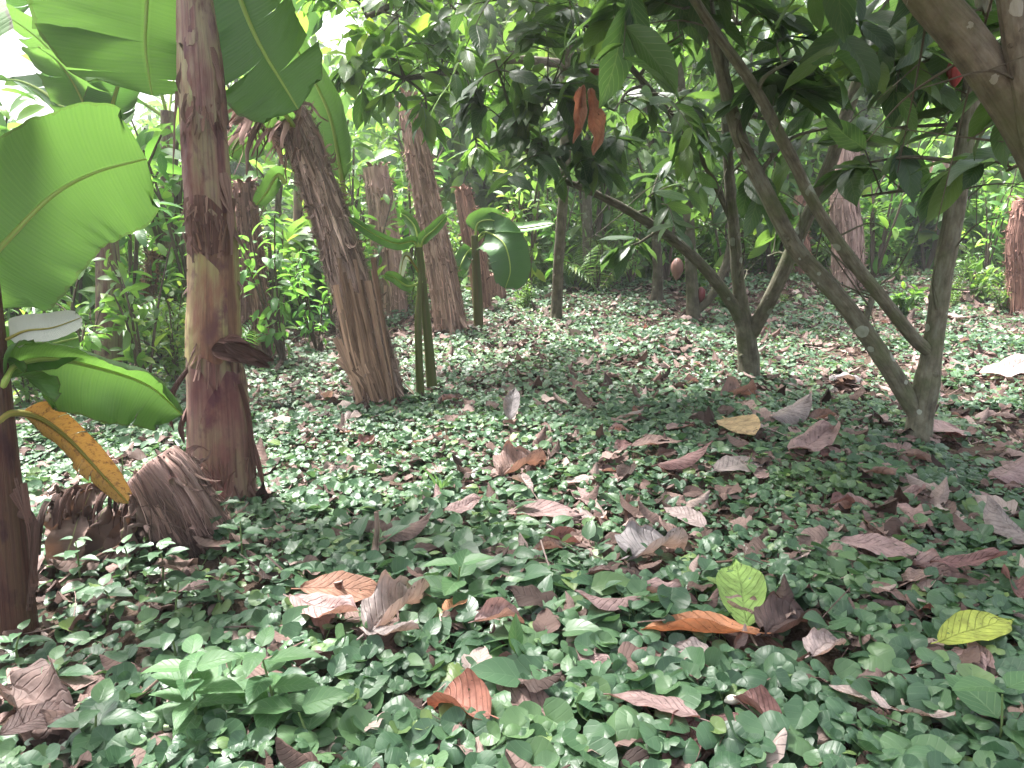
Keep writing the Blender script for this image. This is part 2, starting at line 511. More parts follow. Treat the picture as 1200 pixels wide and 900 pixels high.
# ------------------------------------------------------------------ fallen leaves (individuals)
C = dict(pink=(.33, .225, .215), grey=(.28, .235, .225), orange=(.42, .20, .11), dark=(.10, .065, .06), pale=(.40, .32, .305), tan=(.54, .39, .22),
         red=(.20, .11, .105), silver=(.24, .22, .225), green=(.19, .30, .08), yellow=(.36, .42, .08), brown=(.235, .16, .14))
DV = []
for i in range(12):
    t = leaf_t(22, 12, prof_cacao, .42, fold=[.15, .5, -.2, .3, .1, .6][i % 6], droop=[.3, .9, -.4, .6, .1, -.3][i % 6],
               rib=.003, nv=10, wav=[.08, .14, .10, .24, .06, .15][i % 6], seed=i + 3, roll=[0, 1.3, -.9, 1.9, .6, -1.2, .8, 0, 1.2, -1.5, .4, 1.6][i])
    mb = MB(); mb.add(*t)
    # stalk
    tube(mb, [(0, -.10, .01), (0, -.04, .004), (0, .02, 0)], [.006, .007, .005], 5, 5, cap=False)
    me = mesh_np('fallen_leaf', np.concatenate(mb.V), np.concatenate(mb.Q), np.concatenate(mb.U)); me.materials.append(M['dead'])
    DV.append(me)
foot = []      # footprints: x, y, r


def fallen(base, tip, wr, col, var, roll, label, group, lift=.045, cat='fallen leaf'):
    b = np.array(base, float); t = np.array(tip, float)
    d = t - b; L = np.linalg.norm(d); d = d / L; L = min(L, .36)
    up = np.array([0, 0, 1.]); s = nrm(np.cross(d, up)); n = np.cross(s, d)
    a = math.radians(roll); s2 = s * math.cos(a) + n * math.sin(a); n2 = np.cross(s2, d)
    o = link('fallen_leaf', DV[var % len(DV)])
    w = L * wr / .42
    mt = Matrix(((s2[0] * w, d[0] * L, n2[0] * L, b[0]), (s2[1] * w, d[1] * L, n2[1] * L, b[1]), (s2[2] * w, d[2] * L, n2[2] * L, b[2]), (0, 0, 0, 1)))
    o.matrix_world = mt
    c = C[col] if isinstance(col, str) else col
    j = 1 + (random.random() - .5) * .15
    o.color = (c[0] * j, c[1] * j, c[2] * j, 1)
    tag(o, label, cat, group)
    for f in (.2, .5, .8):
        q = b + (t - b) * f
        foot.append((q[0], q[1], L * max(.14, wr * .42)))
    return o


FG = 'fallen leaves on the ground cover'
HERO = [  # base px, tip px, width ratio, colour, variant, roll, label
    (592, 600, 683, 600, .42, 'pink', 4, -12, 'large pinkish brown fallen leaf lying flat alone in the middle of the clearing'),
    (352, 690, 458, 684, .5, (.3, .16, .11), 0, -12, 'broad flat brown fallen leaf left of the rolled grey leaf'),
    (428, 742, 508, 664, .36, 'grey', 3, 0, 'rolled grey brown fallen leaf curled into a tube'),
    (418, 738, 492, 746, .45, 'grey', 5, 10, 'folded grey leaf lying at the lower end of the rolled leaf'),
    (575, 838, 488, 790, .5, (.30, .135, .10), 1, 10, 'reddish brown fallen leaf with its thin stalk, among round leaves at the bottom middle'),
    (556, 728, 626, 704, .45, 'pink', 1, -10, 'crinkled pink brown fallen leaf beside the small bright green seedling'),
    (520, 716, 548, 692, .5, 'orange', 0, 10, 'small orange brown leaf tip beside the broad green sapling leaf'),
    (752, 700, 672, 712, .35, 'pink', 2, -15, 'ragged brown and pale leaf left of the orange brown leaf'),
    (890, 742, 736, 722, .36, (.42, .19, .10), 6, -16, 'large bright orange brown fallen leaf with dark ribs and small holes'),
    (876, 734, 862, 650, .36, 'green', 4, 4, 'fresh green fallen leaf with parallel ribs behind the orange brown leaf'),
    (1100, 752, 1190, 722, .40, 'yellow', 4, -18, 'yellow green fallen leaf resting on round leaves near the right edge'),
    (820, 842, 708, 796, .40, 'pink', 0, -8, 'pink brown fallen leaf with a bitten hole at the bottom centre'),
    (918, 850, 846, 792, .32, 'red', 1, 14, 'dark red fallen leaf curled along its length beside a white bud'),
    (948, 768, 990, 736, .8, 'pale', 3, 0, 'pale pink folded piece of leaf on the dark rotten patch'),
    (1044, 830, 972, 800, .45, 'pale', 4, -8, 'pale pink fallen leaf half buried in round leaves at the lower right'),
    (1215, 640, 1150, 596, .5, 'grey', 2, -8, 'big grey pink fallen leaf cut by the right edge of the picture'),
    (1090, 660, 1180, 658, .32, 'red', 5, -12, 'long dull red fallen leaf below the big grey pink one'),
    (1200, 700, 1180, 652, .4, 'red', 1, 0, 'dark red leaf standing on edge at the right side'),
    (985, 634, 1086, 642, .42, 'pink', 0, -10, 'wide pink grey fallen leaf right of the green ribbed leaf'),
    (736, 652, 800, 612, .8, 'silver', 3, 10, 'crumpled silvery grey dead leaf in the middle of the clearing'),
    (690, 672, 745, 652, .7, 'dark', 9, 10, 'dark crumpled rotten leaf below the silvery grey one'),
    (892, 742, 962, 700, .7, 'dark', 3, 0, 'blackened rotten leaf clump right of the green ribbed leaf'),
    (598, 492, 602, 452, .55, 'silver', 6, 0, 'pale silvery fallen leaf showing its veins in the middle distance'),
    (850, 490, 884, 506, .6, 'tan', 4, -14, 'yellow tan fallen leaf left of the two stemmed cacao tree'),
    (836, 552, 898, 532, .4, 'grey', 0, -10, 'wide grey brown fallen leaf below the yellow tan one'),
    (926, 530, 978, 510, .42, 'pink', 5, -8, 'crinkled grey pink leaf near the foot of the front cacao tree'),
    (904, 490, 952, 476, .42, 'grey', 2, -10, 'grey brown leaf on the ground between the two cacao trunks'),
    (848, 462, 894, 450, .45, 'brown', 1, -6, 'curled brown leaf at the foot of the forked cacao tree'),
    (584, 556, 640, 520, .55, 'brown', 3, 0, 'dark brown crumpled leaf standing among small leaves in mid clearing'),
    (600, 560, 630, 566, .5, 'pale', 1, 10, 'small pale curled leaf below the dark brown crumpled one'),
    (520, 600, 566, 588, .6, 'pink', 5, -8, 'brown crumpled leaf right of the upright pale dry stalk'),
    (448, 630, 508, 612, .35, 'brown', 2, -8, 'long narrow brown leaf between the banana trunk and the clearing'),
    (208, 692, 252, 684, .5, 'pink', 4, -8, 'small pinkish leaf piece below the banana stump'),
    (340, 700, 424, 728, .4, 'pink', 5, -14, 'torn pinkish leaf under the broad flat brown one'),
    (1116, 372, 1168, 350, .6, (.33, .27, .26), 0, -6, 'large whitish sunlit fallen leaf on the far right of the clearing'),
    (980, 444, 1026, 420, .6, 'silver', 9, 0, 'silvery crumpled leaf between the cacao stems'),
    (0, 862, 90, 815, .5, 'dark', 0, -10, 'dark reddish dead leaf in the bottom left corner'),
    (20, 800, 70, 850, .5, (.13, .09, .08), 3, -5, 'greyish dead leaf heap piece in the bottom left corner'),
    (660, 640, 612, 640, .3, 'brown', 1, 0, 'thin brown leaf just below the large pinkish one'),
    (1150, 440, 1212, 428, .7, 'pale', 5, -6, 'pale crumpled leaf by the right edge beyond the front cacao tree'),
    (1085, 505, 1132, 492, .5, 'pink', 0, -8, 'pinkish leaf just right of the front cacao trunk'),
    (1165, 560, 1212, 545, .5, 'pink', 2, -8, 'pinkish leaf above the big grey pink leaf at the right edge'),
    (1010, 545, 1048, 566, .5, 'brown', 5, 0, 'brown leaf left of the front cacao foot'),
    (975, 590, 1002, 576, .6, 'red', 1, 5, 'small dark red leaf below the front cacao tree'),
    (740, 522, 800, 514, .45, 'brown', 4, -8, 'flat brown leaf lying in the centre right of the clearing'),
    (770, 545, 838, 530, .4, 'red', 2, -8, 'dull red leaf just left of the wide grey brown one'),
]
for x0, y0, x1, y1, wr, col, var, roll, lab in HERO:
    g0 = G(x0, y0, .066); up_ = lab.startswith('pale silvery')
    fallen(g0, P(x1, y1, g0[1] + .05) if up_ else G(x1, y1, .078), wr, col, var, roll, lab, FG)

random.seed(5)
SMALL = {'pink': 'small pinkish brown fallen leaf lying among the round green leaves', 'brown': 'small dull brown fallen leaf lying among the round green leaves',
         'grey': 'small greyish fallen leaf lying among the round green leaves', 'pale': 'small pale whitish pink fallen leaf lying among the round green leaves',
         'orange': 'small orange fallen leaf lying among the round green leaves', 'red': 'small dark red fallen leaf lying among the round green leaves'}
cnt = 0; tries = 0
while cnt < 200 and tries < 6000:
    tries += 1
    px, py = random.uniform(-20, 1220), 335 + 560 * random.random() ** 1.35
    dens = float(fbm(px / 130, py / 60, 41, 2))
    bias = .5 + (.10 if px > 600 else -.08) + (-.12 if py > 680 else 0) + (.10 if py < 560 else 0)
    if px < 420 and py < 560: bias -= .12
    if dens > bias: continue
    if px < 300 and py < 440: continue
    if py > 640 and random.random() < .55: continue
    p = G(px, py)
    if p[1] > 15: continue
    a = random.uniform(0, 2 * PI); L = random.uniform(.08, .20)
    q = p + np.array([math.cos(a) * L, math.sin(a) * L, 0])
    z0, z1 = hz(p[0], p[1]), hz(q[0], q[1])
    p[2] = z0 + random.uniform(.005, .05); q[2] = z1 + random.uniform(.01, .07)
    sun = px > 900 and py < 460 or (px < 480 and py < 520)  # sunlit areas: paler leaf colours picked to paint the sunlight in
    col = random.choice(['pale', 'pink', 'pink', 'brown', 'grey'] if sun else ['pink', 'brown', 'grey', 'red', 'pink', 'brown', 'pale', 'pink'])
    fallen(p, q, random.uniform(.36, .6), col, random.randrange(12), random.uniform(-14, 14), SMALL[col], FG)
    cnt += 1

# ------------------------------------------------------------------ ground cover and litter (stuff)
FT = np.array(foot)
STEMS = []      # (x, y, r): keep leaves from growing through stems


def scatter(y0, y1, dens, margin=.9):
    A = (y1 - y0) * (2 * (.74 * (y1 + y0) / 2 + margin))
    n = int(A * dens * 1.0)
    y = y0 + (y1 - y0) * rng.random(n * 2); hw = .74 * y + margin; hm = .74 * y1 + margin
    x = (rng.random(n * 2) * 2 - 1) * hm
    k = np.abs(x) < hw
    return x[k][:n], y[k][:n]


def cover_mask(x, y):
    m = .45 * fbm(x * .8, y * .8, 21, 3) + .55 * fbm(x * 2.6, y * 2.6, 22, 2)
    p = sstep(.36, .53, m + .075 - .03 * sstep(2.5, 6, y) + .05 * np.exp(-((y - 1.2) / .7) ** 2))
    p = np.maximum(p, .08)
    # bare, shaded earth in the lower left corner under the banana clump
    bare = np.exp(-(((x + 1.15) / .5) ** 2 + ((y - 1.7) / .6) ** 2))
    p = p * (1 - .72 * bare)
    return p


def not_under(x, y, keep=.12):
    ok = np.ones(len(x), bool)
    for i in range(0, len(x), 20000):
        xx = x[i:i + 20000, None]; yy = y[i:i + 20000, None]
        ok[i:i + 20000] = ~(((xx - FT[None, :, 0]) ** 2 + (yy - FT[None, :, 1]) ** 2) < FT[None, :, 2] ** 2).any(1)
    return ok | (rng.random(len(x)) < keep)


def cover():
    mb = MB(); st = MB()
    near = [round_leaf(3, 18, .45, .16, .1, .6), round_leaf(3, 18, -.45, .25, .18, .7), round_leaf(3, 18, .7, .35, .08, .65), round_leaf(3, 18, .5, .2, .1, .6, 2), round_leaf(3, 18, -.3, .4, .25, .5, 1, .85), round_leaf(3, 18, .9, .1, .05, .55, 0, 1.12)]
    far = [round_leaf(1, 8, .3, .15), round_leaf(1, 8, -.2, .25)]
    ov = leaf_t(6, 4, prof_ovate, .6, .25, .5)
    for (y0, y1, d, tp) in ((.75, 2.2, 2500, near), (2.2, 4, 2500, near), (4, 7, 1700, far), (7, 11, 900, far), (11, 17, 350, far)):
        x, y = scatter(y0, y1, d)
        k = rng.random(len(x)) < cover_mask(x, y); x, y = x[k], y[k]
        k = not_under(x, y); x, y = x[k], y[k]
        for (sx, sy, sr) in STEMS:
            k = (x - sx) ** 2 + (y - sy) ** 2 > sr ** 2; x, y = x[k], y[k]
        n = len(x)
        hl = fbm(x * 1.7, y * 1.7, 31, 2)
        z = hz(x, y) + .012 + .048 * rng.random(n) * (.4 + hl)
        size = np.clip(rng.lognormal(0, .36, n), .4, 1.8) * (.029 + .016 * vn(x * 1.3, y * 1.3, 8)) * (1.12 - .38 * sstep(1.2, 2.8, y)) * (1.0 if y0 < 7 else 1.3)
        N = nrm(np.column_stack([rng.normal(0, .36, n), rng.normal(-.2, .36, n), np.ones(n)]))
        a = rng.random(n) * 2 * PI
        D = np.column_stack([np.cos(a), np.sin(a), np.zeros(n)]); D = nrm(D - N * (D * N).sum(1, keepdims=True))
        kind = rng.integers(0, len(tp), n)
        isov = rng.random(n) < .05 + .5 * sstep(.60, .72, fbm(x * 1.1, y * 1.1, 51, 2))
        for t in range(len(tp)):
            s = (kind == t) & ~isov
            stamp(mb, tp[t], np.column_stack([x, y, z])[s], D[s], N[s], size[s] * 1.0)
        s = isov
        stamp(mb, ov, np.column_stack([x, y, z])[s], D[s] * .9 + np.array([0, 0, .25]), N[s], size[s] * 1.35)
        if y0 < 2.3:
            idx = np.where(rng.random(n) < .45)[0]
            for i in idx:
                top = np.array([x[i], y[i], z[i]]); b = top + np.array([rng.normal(0, .02), rng.normal(0, .02), 0]); b[2] = hz(b[0], b[1]) - .005
                m_ = (top + b) / 2 + np.array([rng.normal(0, .006), rng.normal(0, .006), 0])
                ribbon(st, np.array([b, m_, top]), np.array([.0011, .001, .0009]), np.array([0, 1., 0]))
    g = mb.build('ground_cover', M['cover'])
    g.data.materials[0] = M['cover']
    tag(g, 'creeping ground cover of small round green leaves over the whole clearing', 'ground cover', kind='stuff')
    s = st.build('ground_cover_stalks', M['greenstem'], g)
    # loose litter between
    lt = MB(); tp = [leaf_t(8, 4, prof_cacao, .5, .3, .9, wav=.25, seed=2), leaf_t(8, 4, prof_cacao, .45, -.3, -.6, wav=.3, seed=7), leaf_t(8, 4, prof_ovate, .7, .2, .4, wav=.35, seed=12)]
    for (y0, y1, d) in ((.75, 3, 260), (3, 7, 190), (7, 13, 100)):
        x, y = scatter(y0, y1, d)
        n = len(x); z = hz(x, y) + .004 + .045 * rng.random(n)
        N = nrm(np.column_stack([rng.normal(0, .35, n), rng.normal(0, .35, n), np.ones(n)])); a = rng.random(n) * 2 * PI
        D = np.column_stack([np.cos(a), np.sin(a), np.zeros(n)]); D = nrm(D - N * (D * N).sum(1, keepdims=True))
        kd = rng.integers(0, 3, n); L = .04 + .09 * rng.random(n) ** 1.5
        for t in range(3):
            s = kd == t
            stamp(lt, tp[t], np.column_stack([x, y, z])[s], D[s], N[s], L[s])
    for q in range(900):
        y = random.uniform(.9, 6.5); x = random.uniform(-1, 1) * (.74 * y + .6); a = random.uniform(0, PI); L = random.uniform(.04, .28)
        t = np.linspace(-.5, .5, 6); bend = random.gauss(0, .15)
        xx = x + L * (t * math.cos(a) + bend * t * t * math.sin(a)); yy = y + L * (t * math.sin(a) - bend * t * t * math.cos(a))
        ribbon(lt, np.column_stack([xx, yy, hz(xx, yy) + .015 + .03 * random.random() + t * L * random.gauss(0, .25)]), np.full(6, random.uniform(.0009, .003)), np.array([0, -.3, 1.]), 2, random.random())
    tag(lt.build('leaf_litter', M['litter']), 'scraps of brown dead leaf covering the soil between the green leaves', 'leaf litter', kind='stuff')


# ------------------------------------------------------------------ banana plants
def w_banana(v):
    return np.maximum(np.minimum(sstep(-.02, .16, v), 1) * np.sqrt(np.maximum(1 - ((np.maximum(v, .45) - .45) / .55) ** 2.6, 0)), .02)


def banana_leaf(root, pts, hw, roll=0., fold=.25, mat='banana', tears=3, v0=.12, rmid=.012, droop=.35, view=None, name='leaf', rip=.05, label=None, prof=w_banana, seed=0):
    R = np.random.default_rng(seed + 100)
    p = spline(pts, 60); T = nrm(np.gradient(p, axis=0))
    vdir = nrm(p.mean(0) - CAM) if view is None else nrm(np.asarray(view, float))
    S = nrm(np.cross(T, vdir)); N = np.cross(S, T)
    a = math.radians(roll)
    S, N = S * math.cos(a) + N * math.sin(a), N * math.cos(a) - S * math.sin(a)
    vv = (np.linspace(0, 1, 60) - v0) / (1 - v0)
    mb = MB(); nu = 9; u = np.linspace(0, 1, nu)[None, :]
    loc = np.array(root.location)
    for sd in (-1, 1):
        cuts = sorted([0.] + [float(x) for x in R.uniform(.12, .95, tears)] + [1.])
        for a0, a1 in zip(cuts[:-1], cuts[1:]):
            if a1 - a0 < .01: continue
            nrow = max(4, int((a1 - a0) * 70))
            v = np.linspace(a0, a1, nrow)[:, None]
            gap = .35 * (v - (a0 + a1) / 2) * -1 * (u ** 3) * min(.25, .02 / max(a1 - a0, .05))
            ve = np.clip(v + gap + .10 * u ** 2 * (v < .95) * .35, 0, 1)
            f = (v0 + ve * (1 - v0)) * 59; i = np.clip(f.astype(int), 0, 58); fr = (f - i)[..., None]
            pp = p[i] * (1 - fr) + p[i + 1] * fr
            Sv = S[i]; Nv = N[i]
            dr = (R.random() - .3) * (.35 if tears else 0)
            ang = fold - (droop + dr) * u + rip * 3.2 * (fbm(v * 11 + seed * 3.7 + sd * 5, u * 1.2, seed + 2, 3) - .5) * u
            w = prof(v) * hw * (1 + .10 * (fbm(v * 14 + seed, u * 0 + sd, seed + 3, 3) - .5))
            V = pp + sd * Sv * (u * w * np.cos(ang))[..., None] + Nv * (u * w * np.sin(ang))[..., None]
            UV = np.stack([.5 + sd * u * .5 + 0 * v, v + .0 * u], -1)
            Q = gridq(nrow, nu)
            mb.add(V.reshape(-1, 3), Q, UV.reshape(-1, 2))
    o = mb.build(name, M[mat], root, loc)
    if label: o['label'] = label
    m2 = MB()
    k = np.linspace(0, 59, 16).astype(int)
    tube(m2, p[k] - N[k] * rmid * .35, rmid * np.linspace(1.25, .22, 16), 8, 32)
    mid = m2.build('midrib', M['sucker'], o, loc)
    mid.color = (1.6, 1.7, 1.2, 1) if mat in ('banana', 'banana_dark') else (1.3, .9, .6, 1)
    return o


def px_pts(l):
    return np.array([P(*q) for q in l])


def shaggy(mb_s, mb_f, pts, rad, R, n_strip=90, n_fib=140, seed=0, rough=.10):
    """fibrous dead banana trunk : core tube + loose sheath strips"""
    p, r, T, S, B, L = tube(mb_s, pts, rad, 36, 70, disp=lambda th, l: 1 + rough * (fbm(np.cos(th) * 3 + seed + 5 * np.sin(th), l * 5 + seed, seed, 3) - .5) * 2 + .06 * (vn(th * 5.73, l * 1.2, seed + 4) - .5) + .035 * np.sin(l * 28 + 3 * vn(th * 2, l * 2, seed)))
    tot = L[-1]; npnt = len(p)
    n_strip = int(n_strip * 2.6); n_fib = int(n_fib * 3.5)
    for q in range(n_strip + n_fib):
        fib = q >= n_strip
        ln = R.uniform(.12, .5) if not fib else R.uniform(.05, .28)
        wd = R.uniform(.003, .015) if not fib else R.uniform(.0008, .003)
        th = R.uniform(0, 2 * PI); l0 = R.uniform(.0, tot); l1 = l0 - ln if R.random() < .8 else l0 + ln * .7
        tt = np.linspace(0, 1, 8); ll = np.clip(l0 + (l1 - l0) * tt, 0, tot)
        ii = np.interp(ll, L, np.arange(npnt)); i = np.clip(ii.astype(int), 0, npnt - 1)
        lift = (R.uniform(.001, .022) if not fib else R.uniform(.004, .05)) * tt ** R.uniform(1, 2.5)
        the = th + R.normal(0, .10) * tt + (R.normal(0, .08) * np.sin(tt * 5) if fib else 0)
        rr = r[i] * (1.03 + .03 * R.random()) + lift
        off = np.cos(the)[:, None] * S[i] + np.sin(the)[:, None] * B[i]
        pp = p[i] + off * rr[:, None]
        pp[:, 2] -= lift * .4
        w = wd * (1 - .75 * tt ** 2) * (1 if fib else (1 + .25 * np.sin(tt * 9 + q)))
        ribbon(mb_f, pp, w, off, 1 if fib else 3, R.random())
    for q in range(int(n_strip * .35)):       # frayed foot
        th = R.uniform(0, 2 * PI); off = math.cos(th) * S[4] + math.sin(th) * B[4]; t = np.linspace(0, 1, 7)[:, None]
        st_ = p[0] + off * r[0] * 1.02 + T[0] * R.uniform(.05, .22)
        pp = st_ - T[0] * R.uniform(.12, .24) * t + off * R.uniform(.0, .10) * t ** 2
        ribbon(mb_f, pp, R.uniform(.003, .02) * (1 - .6 * t[:, 0] ** 2), off, 2, R.random())
    for q in range(int(n_strip * 1.3)):       # curled flakes of old sheath
        l0 = R.uniform(.02, tot); i = int(np.clip(np.interp(l0, L, np.arange(npnt)), 0, npnt - 1)); th = R.uniform(0, 2 * PI)
        off = math.cos(th) * S[i] + math.sin(th) * B[i]; tan = np.cross(T[i], off); sg = 1 if R.random() < .35 else -1
        t = np.linspace(0, 1, 7)[:, None]; ln = R.uniform(.03, .11); k = R.uniform(1.2, 3.4)
        pp = p[i] + off * r[i] * 1.03 + T[i] * sg * ln * np.sin(k * t) / k + off * ln * (1 - np.cos(k * t)) / k * .8 + tan * ln * R.normal(0, .3) * t
        ribbon(mb_f, pp, R.uniform(.003, .014) * (1 - .8 * t[:, 0] ** 1.5), off + tan * R.normal(0, .4), 2, R.random())
    return p, r, T, S, B, L


def dead_stem(px, rpx, label, seed, col=(1, 1, 1), n=(90, 140), ragged=True, cat='banana stem', group='dead banana stems behind', droop_top=None):
    pts = px_pts(px); base = pts[0].copy()
    rad = [PXM(a, q[2]) for a, q in zip(rpx, px)]
    root = thing('dead_banana_stem', label, cat, base, group)
    R = np.random.default_rng(seed)
    a, b = MB(), MB()
    p, r, T, S, B, L = shaggy(a, b, pts, rad, R, n[0], n[1], seed)
    if ragged:      # frayed top : standing sheath tongues
        for q in range(16):
            th = R.uniform(0, 2 * PI); off = math.cos(th) * S[-1] + math.sin(th) * B[-1]
            st = p[-1] + off * r[-1] * R.uniform(.4, 1) - T[-1] * .05
            ln = R.uniform(.05, .16); tt = np.linspace(0, 1, 6)[:, None]
            pp = st + T[-1] * ln * tt + off * ln * .5 * tt ** 2 - np.array([0, 0, 1]) * ln * .4 * tt ** 3
            ribbon(b, pp, R.uniform(.01, .03) * (1 - .8 * tt[:, 0] ** 2), off, 3, R.random())
    o1 = a.build('trunk', M['shag'], root, base); o2 = b.build('dry_sheath', M['shag'], root, base)
    o1.color = (*col, 1); o2.color = (col[0] * 1.08, col[1] * 1.08, col[2] * 1.08, 1)
    STEMS.append((base[0], base[1], rad[0] * .8))
    return root


def gb(px, py):      # depth at which the ground shows at this pixel
    return float(G(px, py)[1])


# --- stem C : big leaning shaggy trunk
yC = gb(447, 474)
rC = dead_stem([(449, 482, yC), (430, 400, yC), (398, 290, yC + .05), (365, 195, yC + .08), (340, 135, yC + .1), (300, 118, yC + .05)],
               [27, 25, 21, 19, 18, 14], 'thick leaning dead banana trunk with shaggy brown bark and a drooping ragged top', 3, (1.2, 1.12, 1.08), (150, 420))
# drooping tassel of dry sheath at its head
R = np.random.default_rng(8); mb = MB()
for q in range(90):
    st = P(random.uniform(286, 352), random.uniform(112, 150), yC + .05 + R.uniform(-.1, .1)); ln = R.uniform(.06, .22); t = np.linspace(0, 1, 7)[:, None]
    d = np.array([R.normal(-.3, .6), R.normal(-.1, .5), R.uniform(-1.2, .1)])
    ribbon(mb, st + d * ln * t + np.array([0, 0, -1]) * ln * .5 * t ** 2 + .01 * np.sin(t * 8 + q), R.uniform(.004, .026) * (1 - .7 * t[:, 0] ** 2), rdir(1)[0], 2, R.random())
o = mb.build('dry_tassel', M['shag'], rC, np.array(rC.location)); o.color = (1.05, .85, .82, 1)
# split dark side of the trunk
mb = MB(); R = np.random.default_rng(18)
for q in range(44):
    x0 = R.uniform(404, 442); t = np.linspace(0, 1, 8); y0_ = R.uniform(300, 430); e_ = R.uniform(-6, 30)
    ribbon(mb, px_pts([(x0 - 12 + (x0 - 408) * .2 + 28 * s_, y0_ + s_ * (478 - y0_ - e_), yC - .155 - .02 * math.sin(s_ * 3)) for s_ in t]),
           R.uniform(.006, .02) * (1 - .5 * t), np.array([0, -1., .2]), 3, R.random())
o = mb.build('split_bark', M['shag'], rC, np.array(rC.location)); o.color = (1.0, .85, .68, 1)
for i, (l, hw, rl) in enumerate([([(352, 150, yC + .1), (330, 150, yC + .2), (300, 160, yC + .3), (268, 182, yC + .35)], .10, 10),
                                 ([(335, 215, yC + .35), (325, 205, yC + .35), (312, 225, yC + .3), (300, 240, yC + .3)], .05, 20),
                                 ([(405, 235, yC + .3), (398, 190, yC + .3), (385, 130, yC + .32), (350, 60, yC + .3), (330, 20, yC + .1)], .14, 40),
                                 ([(345, 150, yC), (335, 135, yC - .1), (322, 130, yC - .12), (312, 150, yC - .12)], .04, 15)]):
    banana_leaf(rC, px_pts(l), hw, rl, .2, 'banana', 2, .1, .012, seed=40 + i)

yD = gb(525, 392)
rD = dead_stem([(530, 396, yD), (518, 320, yD), (500, 235, yD), (486, 160, yD), (478, 110, yD)], [18, 16.5, 14, 12.5, 11],
               'tall reddish brown dead banana trunk leaning left, behind the green banana sucker', 4, (1.2, 1.02, .97), (110, 160))
yE = gb(455, 385) + .6
dead_stem([(462, 398, yE), (456, 330, yE), (448, 250, yE), (440, 196, yE)], [18, 17, 15, 14], 'pale broken off banana trunk with a ragged flat top between two taller trunks', 5, (1.35, 1.2, 1.15))
yF = gb(580, 372) + .4
dead_stem([(566, 380, yF), (562, 320, yF), (552, 270, yF), (542, 222, yF)], [10, 11, 11, 9], 'thin bent reddish dead banana stem near the clearing edge', 6, (1.0, .75, .66), (60, 60))
dead_stem([(578, 374, yF + .6), (578, 340, yF + .6), (576, 322, yF + .6)], [15, 14, 12], 'low broken stump of a dead banana stem', 7, (1.1, .85, .8), (50, 50))
dead_stem([(600, 352, yF + 1.5), (598, 300, yF + 1.5), (594, 250, yF + 1.5)], [9, 9, 8], 'slim dead banana stem standing behind the low broken stump', 8, (1.1, .85, .8), (50, 50))
yG = 5.2
dead_stem([(303, 415, yG), (297, 350, yG), (291, 280, yG), (286, 215, yG)], [17, 15, 14, 12], 'dark shaggy dead banana stem just right of the front banana trunk', 9, (.8, .6, .58), (90, 80))
for i, (x, y0, y1, rp, Y, lab, c) in enumerate([
        (993, 345, 165, 16, 8.6, 'reddish shaggy dead banana trunk seen between the cacao stems', (1.05, .95, .95)),
        (938, 345, 230, 12, 9.6, 'slim reddish dead banana stem half hidden by the forked cacao limb', (1.1, .8, .72)),
        (1196, 372, 235, 13, 7.4, 'brown dead banana stem at the right edge of the picture', (1.0, .72, .65)),
        (1100, 300, 190, 12, 11.5, 'pale dead banana stem far behind the front cacao trunk', (1.2, 1.0, .9)),
        (178, 432, 300, 8, 5.8, 'thin dead stem left of the front banana trunk', (.95, .7, .6)),
        (128, 400, 310, 12, 7.5, 'short dead banana stem in the left undergrowth', (1.0, .8, .75))]):
    dead_stem([(x + 2, y0 + 8, Y), (x, (y0 + y1) / 2 + 20, Y), (x - 3, (y0 + y1) / 2 - 20, Y), (x + 2, y1, Y)], [rp * 1.1, rp, rp * .9, rp * .7], lab, 20 + i, c, (80, 70))

# --- plant A : the front banana plant
yA = 2.42
pA = px_pts([(262, 640, yA), (260, 570, yA), (255, 470, yA), (251, 400, yA), (250, 300, yA + .02), (242, 180, yA + .03), (235, 80, yA + .04), (229, 0, yA + .05), (224, -90, yA + .06), (220, -200, yA + .07)])
wA = [43, 38, 33, 29, 25.5, 24, 22, 16.5, 14, 11]
rA = thing('banana_plant', 'front banana plant with a thick purple brown trunk and huge hanging green leaves', 'banana plant', pA[0], 'banana plants')
mb = MB()
tube(mb, pA, [PXM(w, yA) for w in wA], 40, 110, disp=lambda th, l: 1 + .05 * (vn(th * 3, l * 3, 2) - .5) + .02 * (vn(th * 9, l * 8, 3) - .5) + .012 * np.sin(th * 3 + l * 6))
o = mb.build('trunk', M['pseudostem'], rA, pA[0]); o.color = (.95, .84, .82, 1)
LA = spline(np.column_stack([pA, [PXM(w, yA) for w in wA]]), 200)
STEMS.append((pA[0][0], pA[0][1], .12))


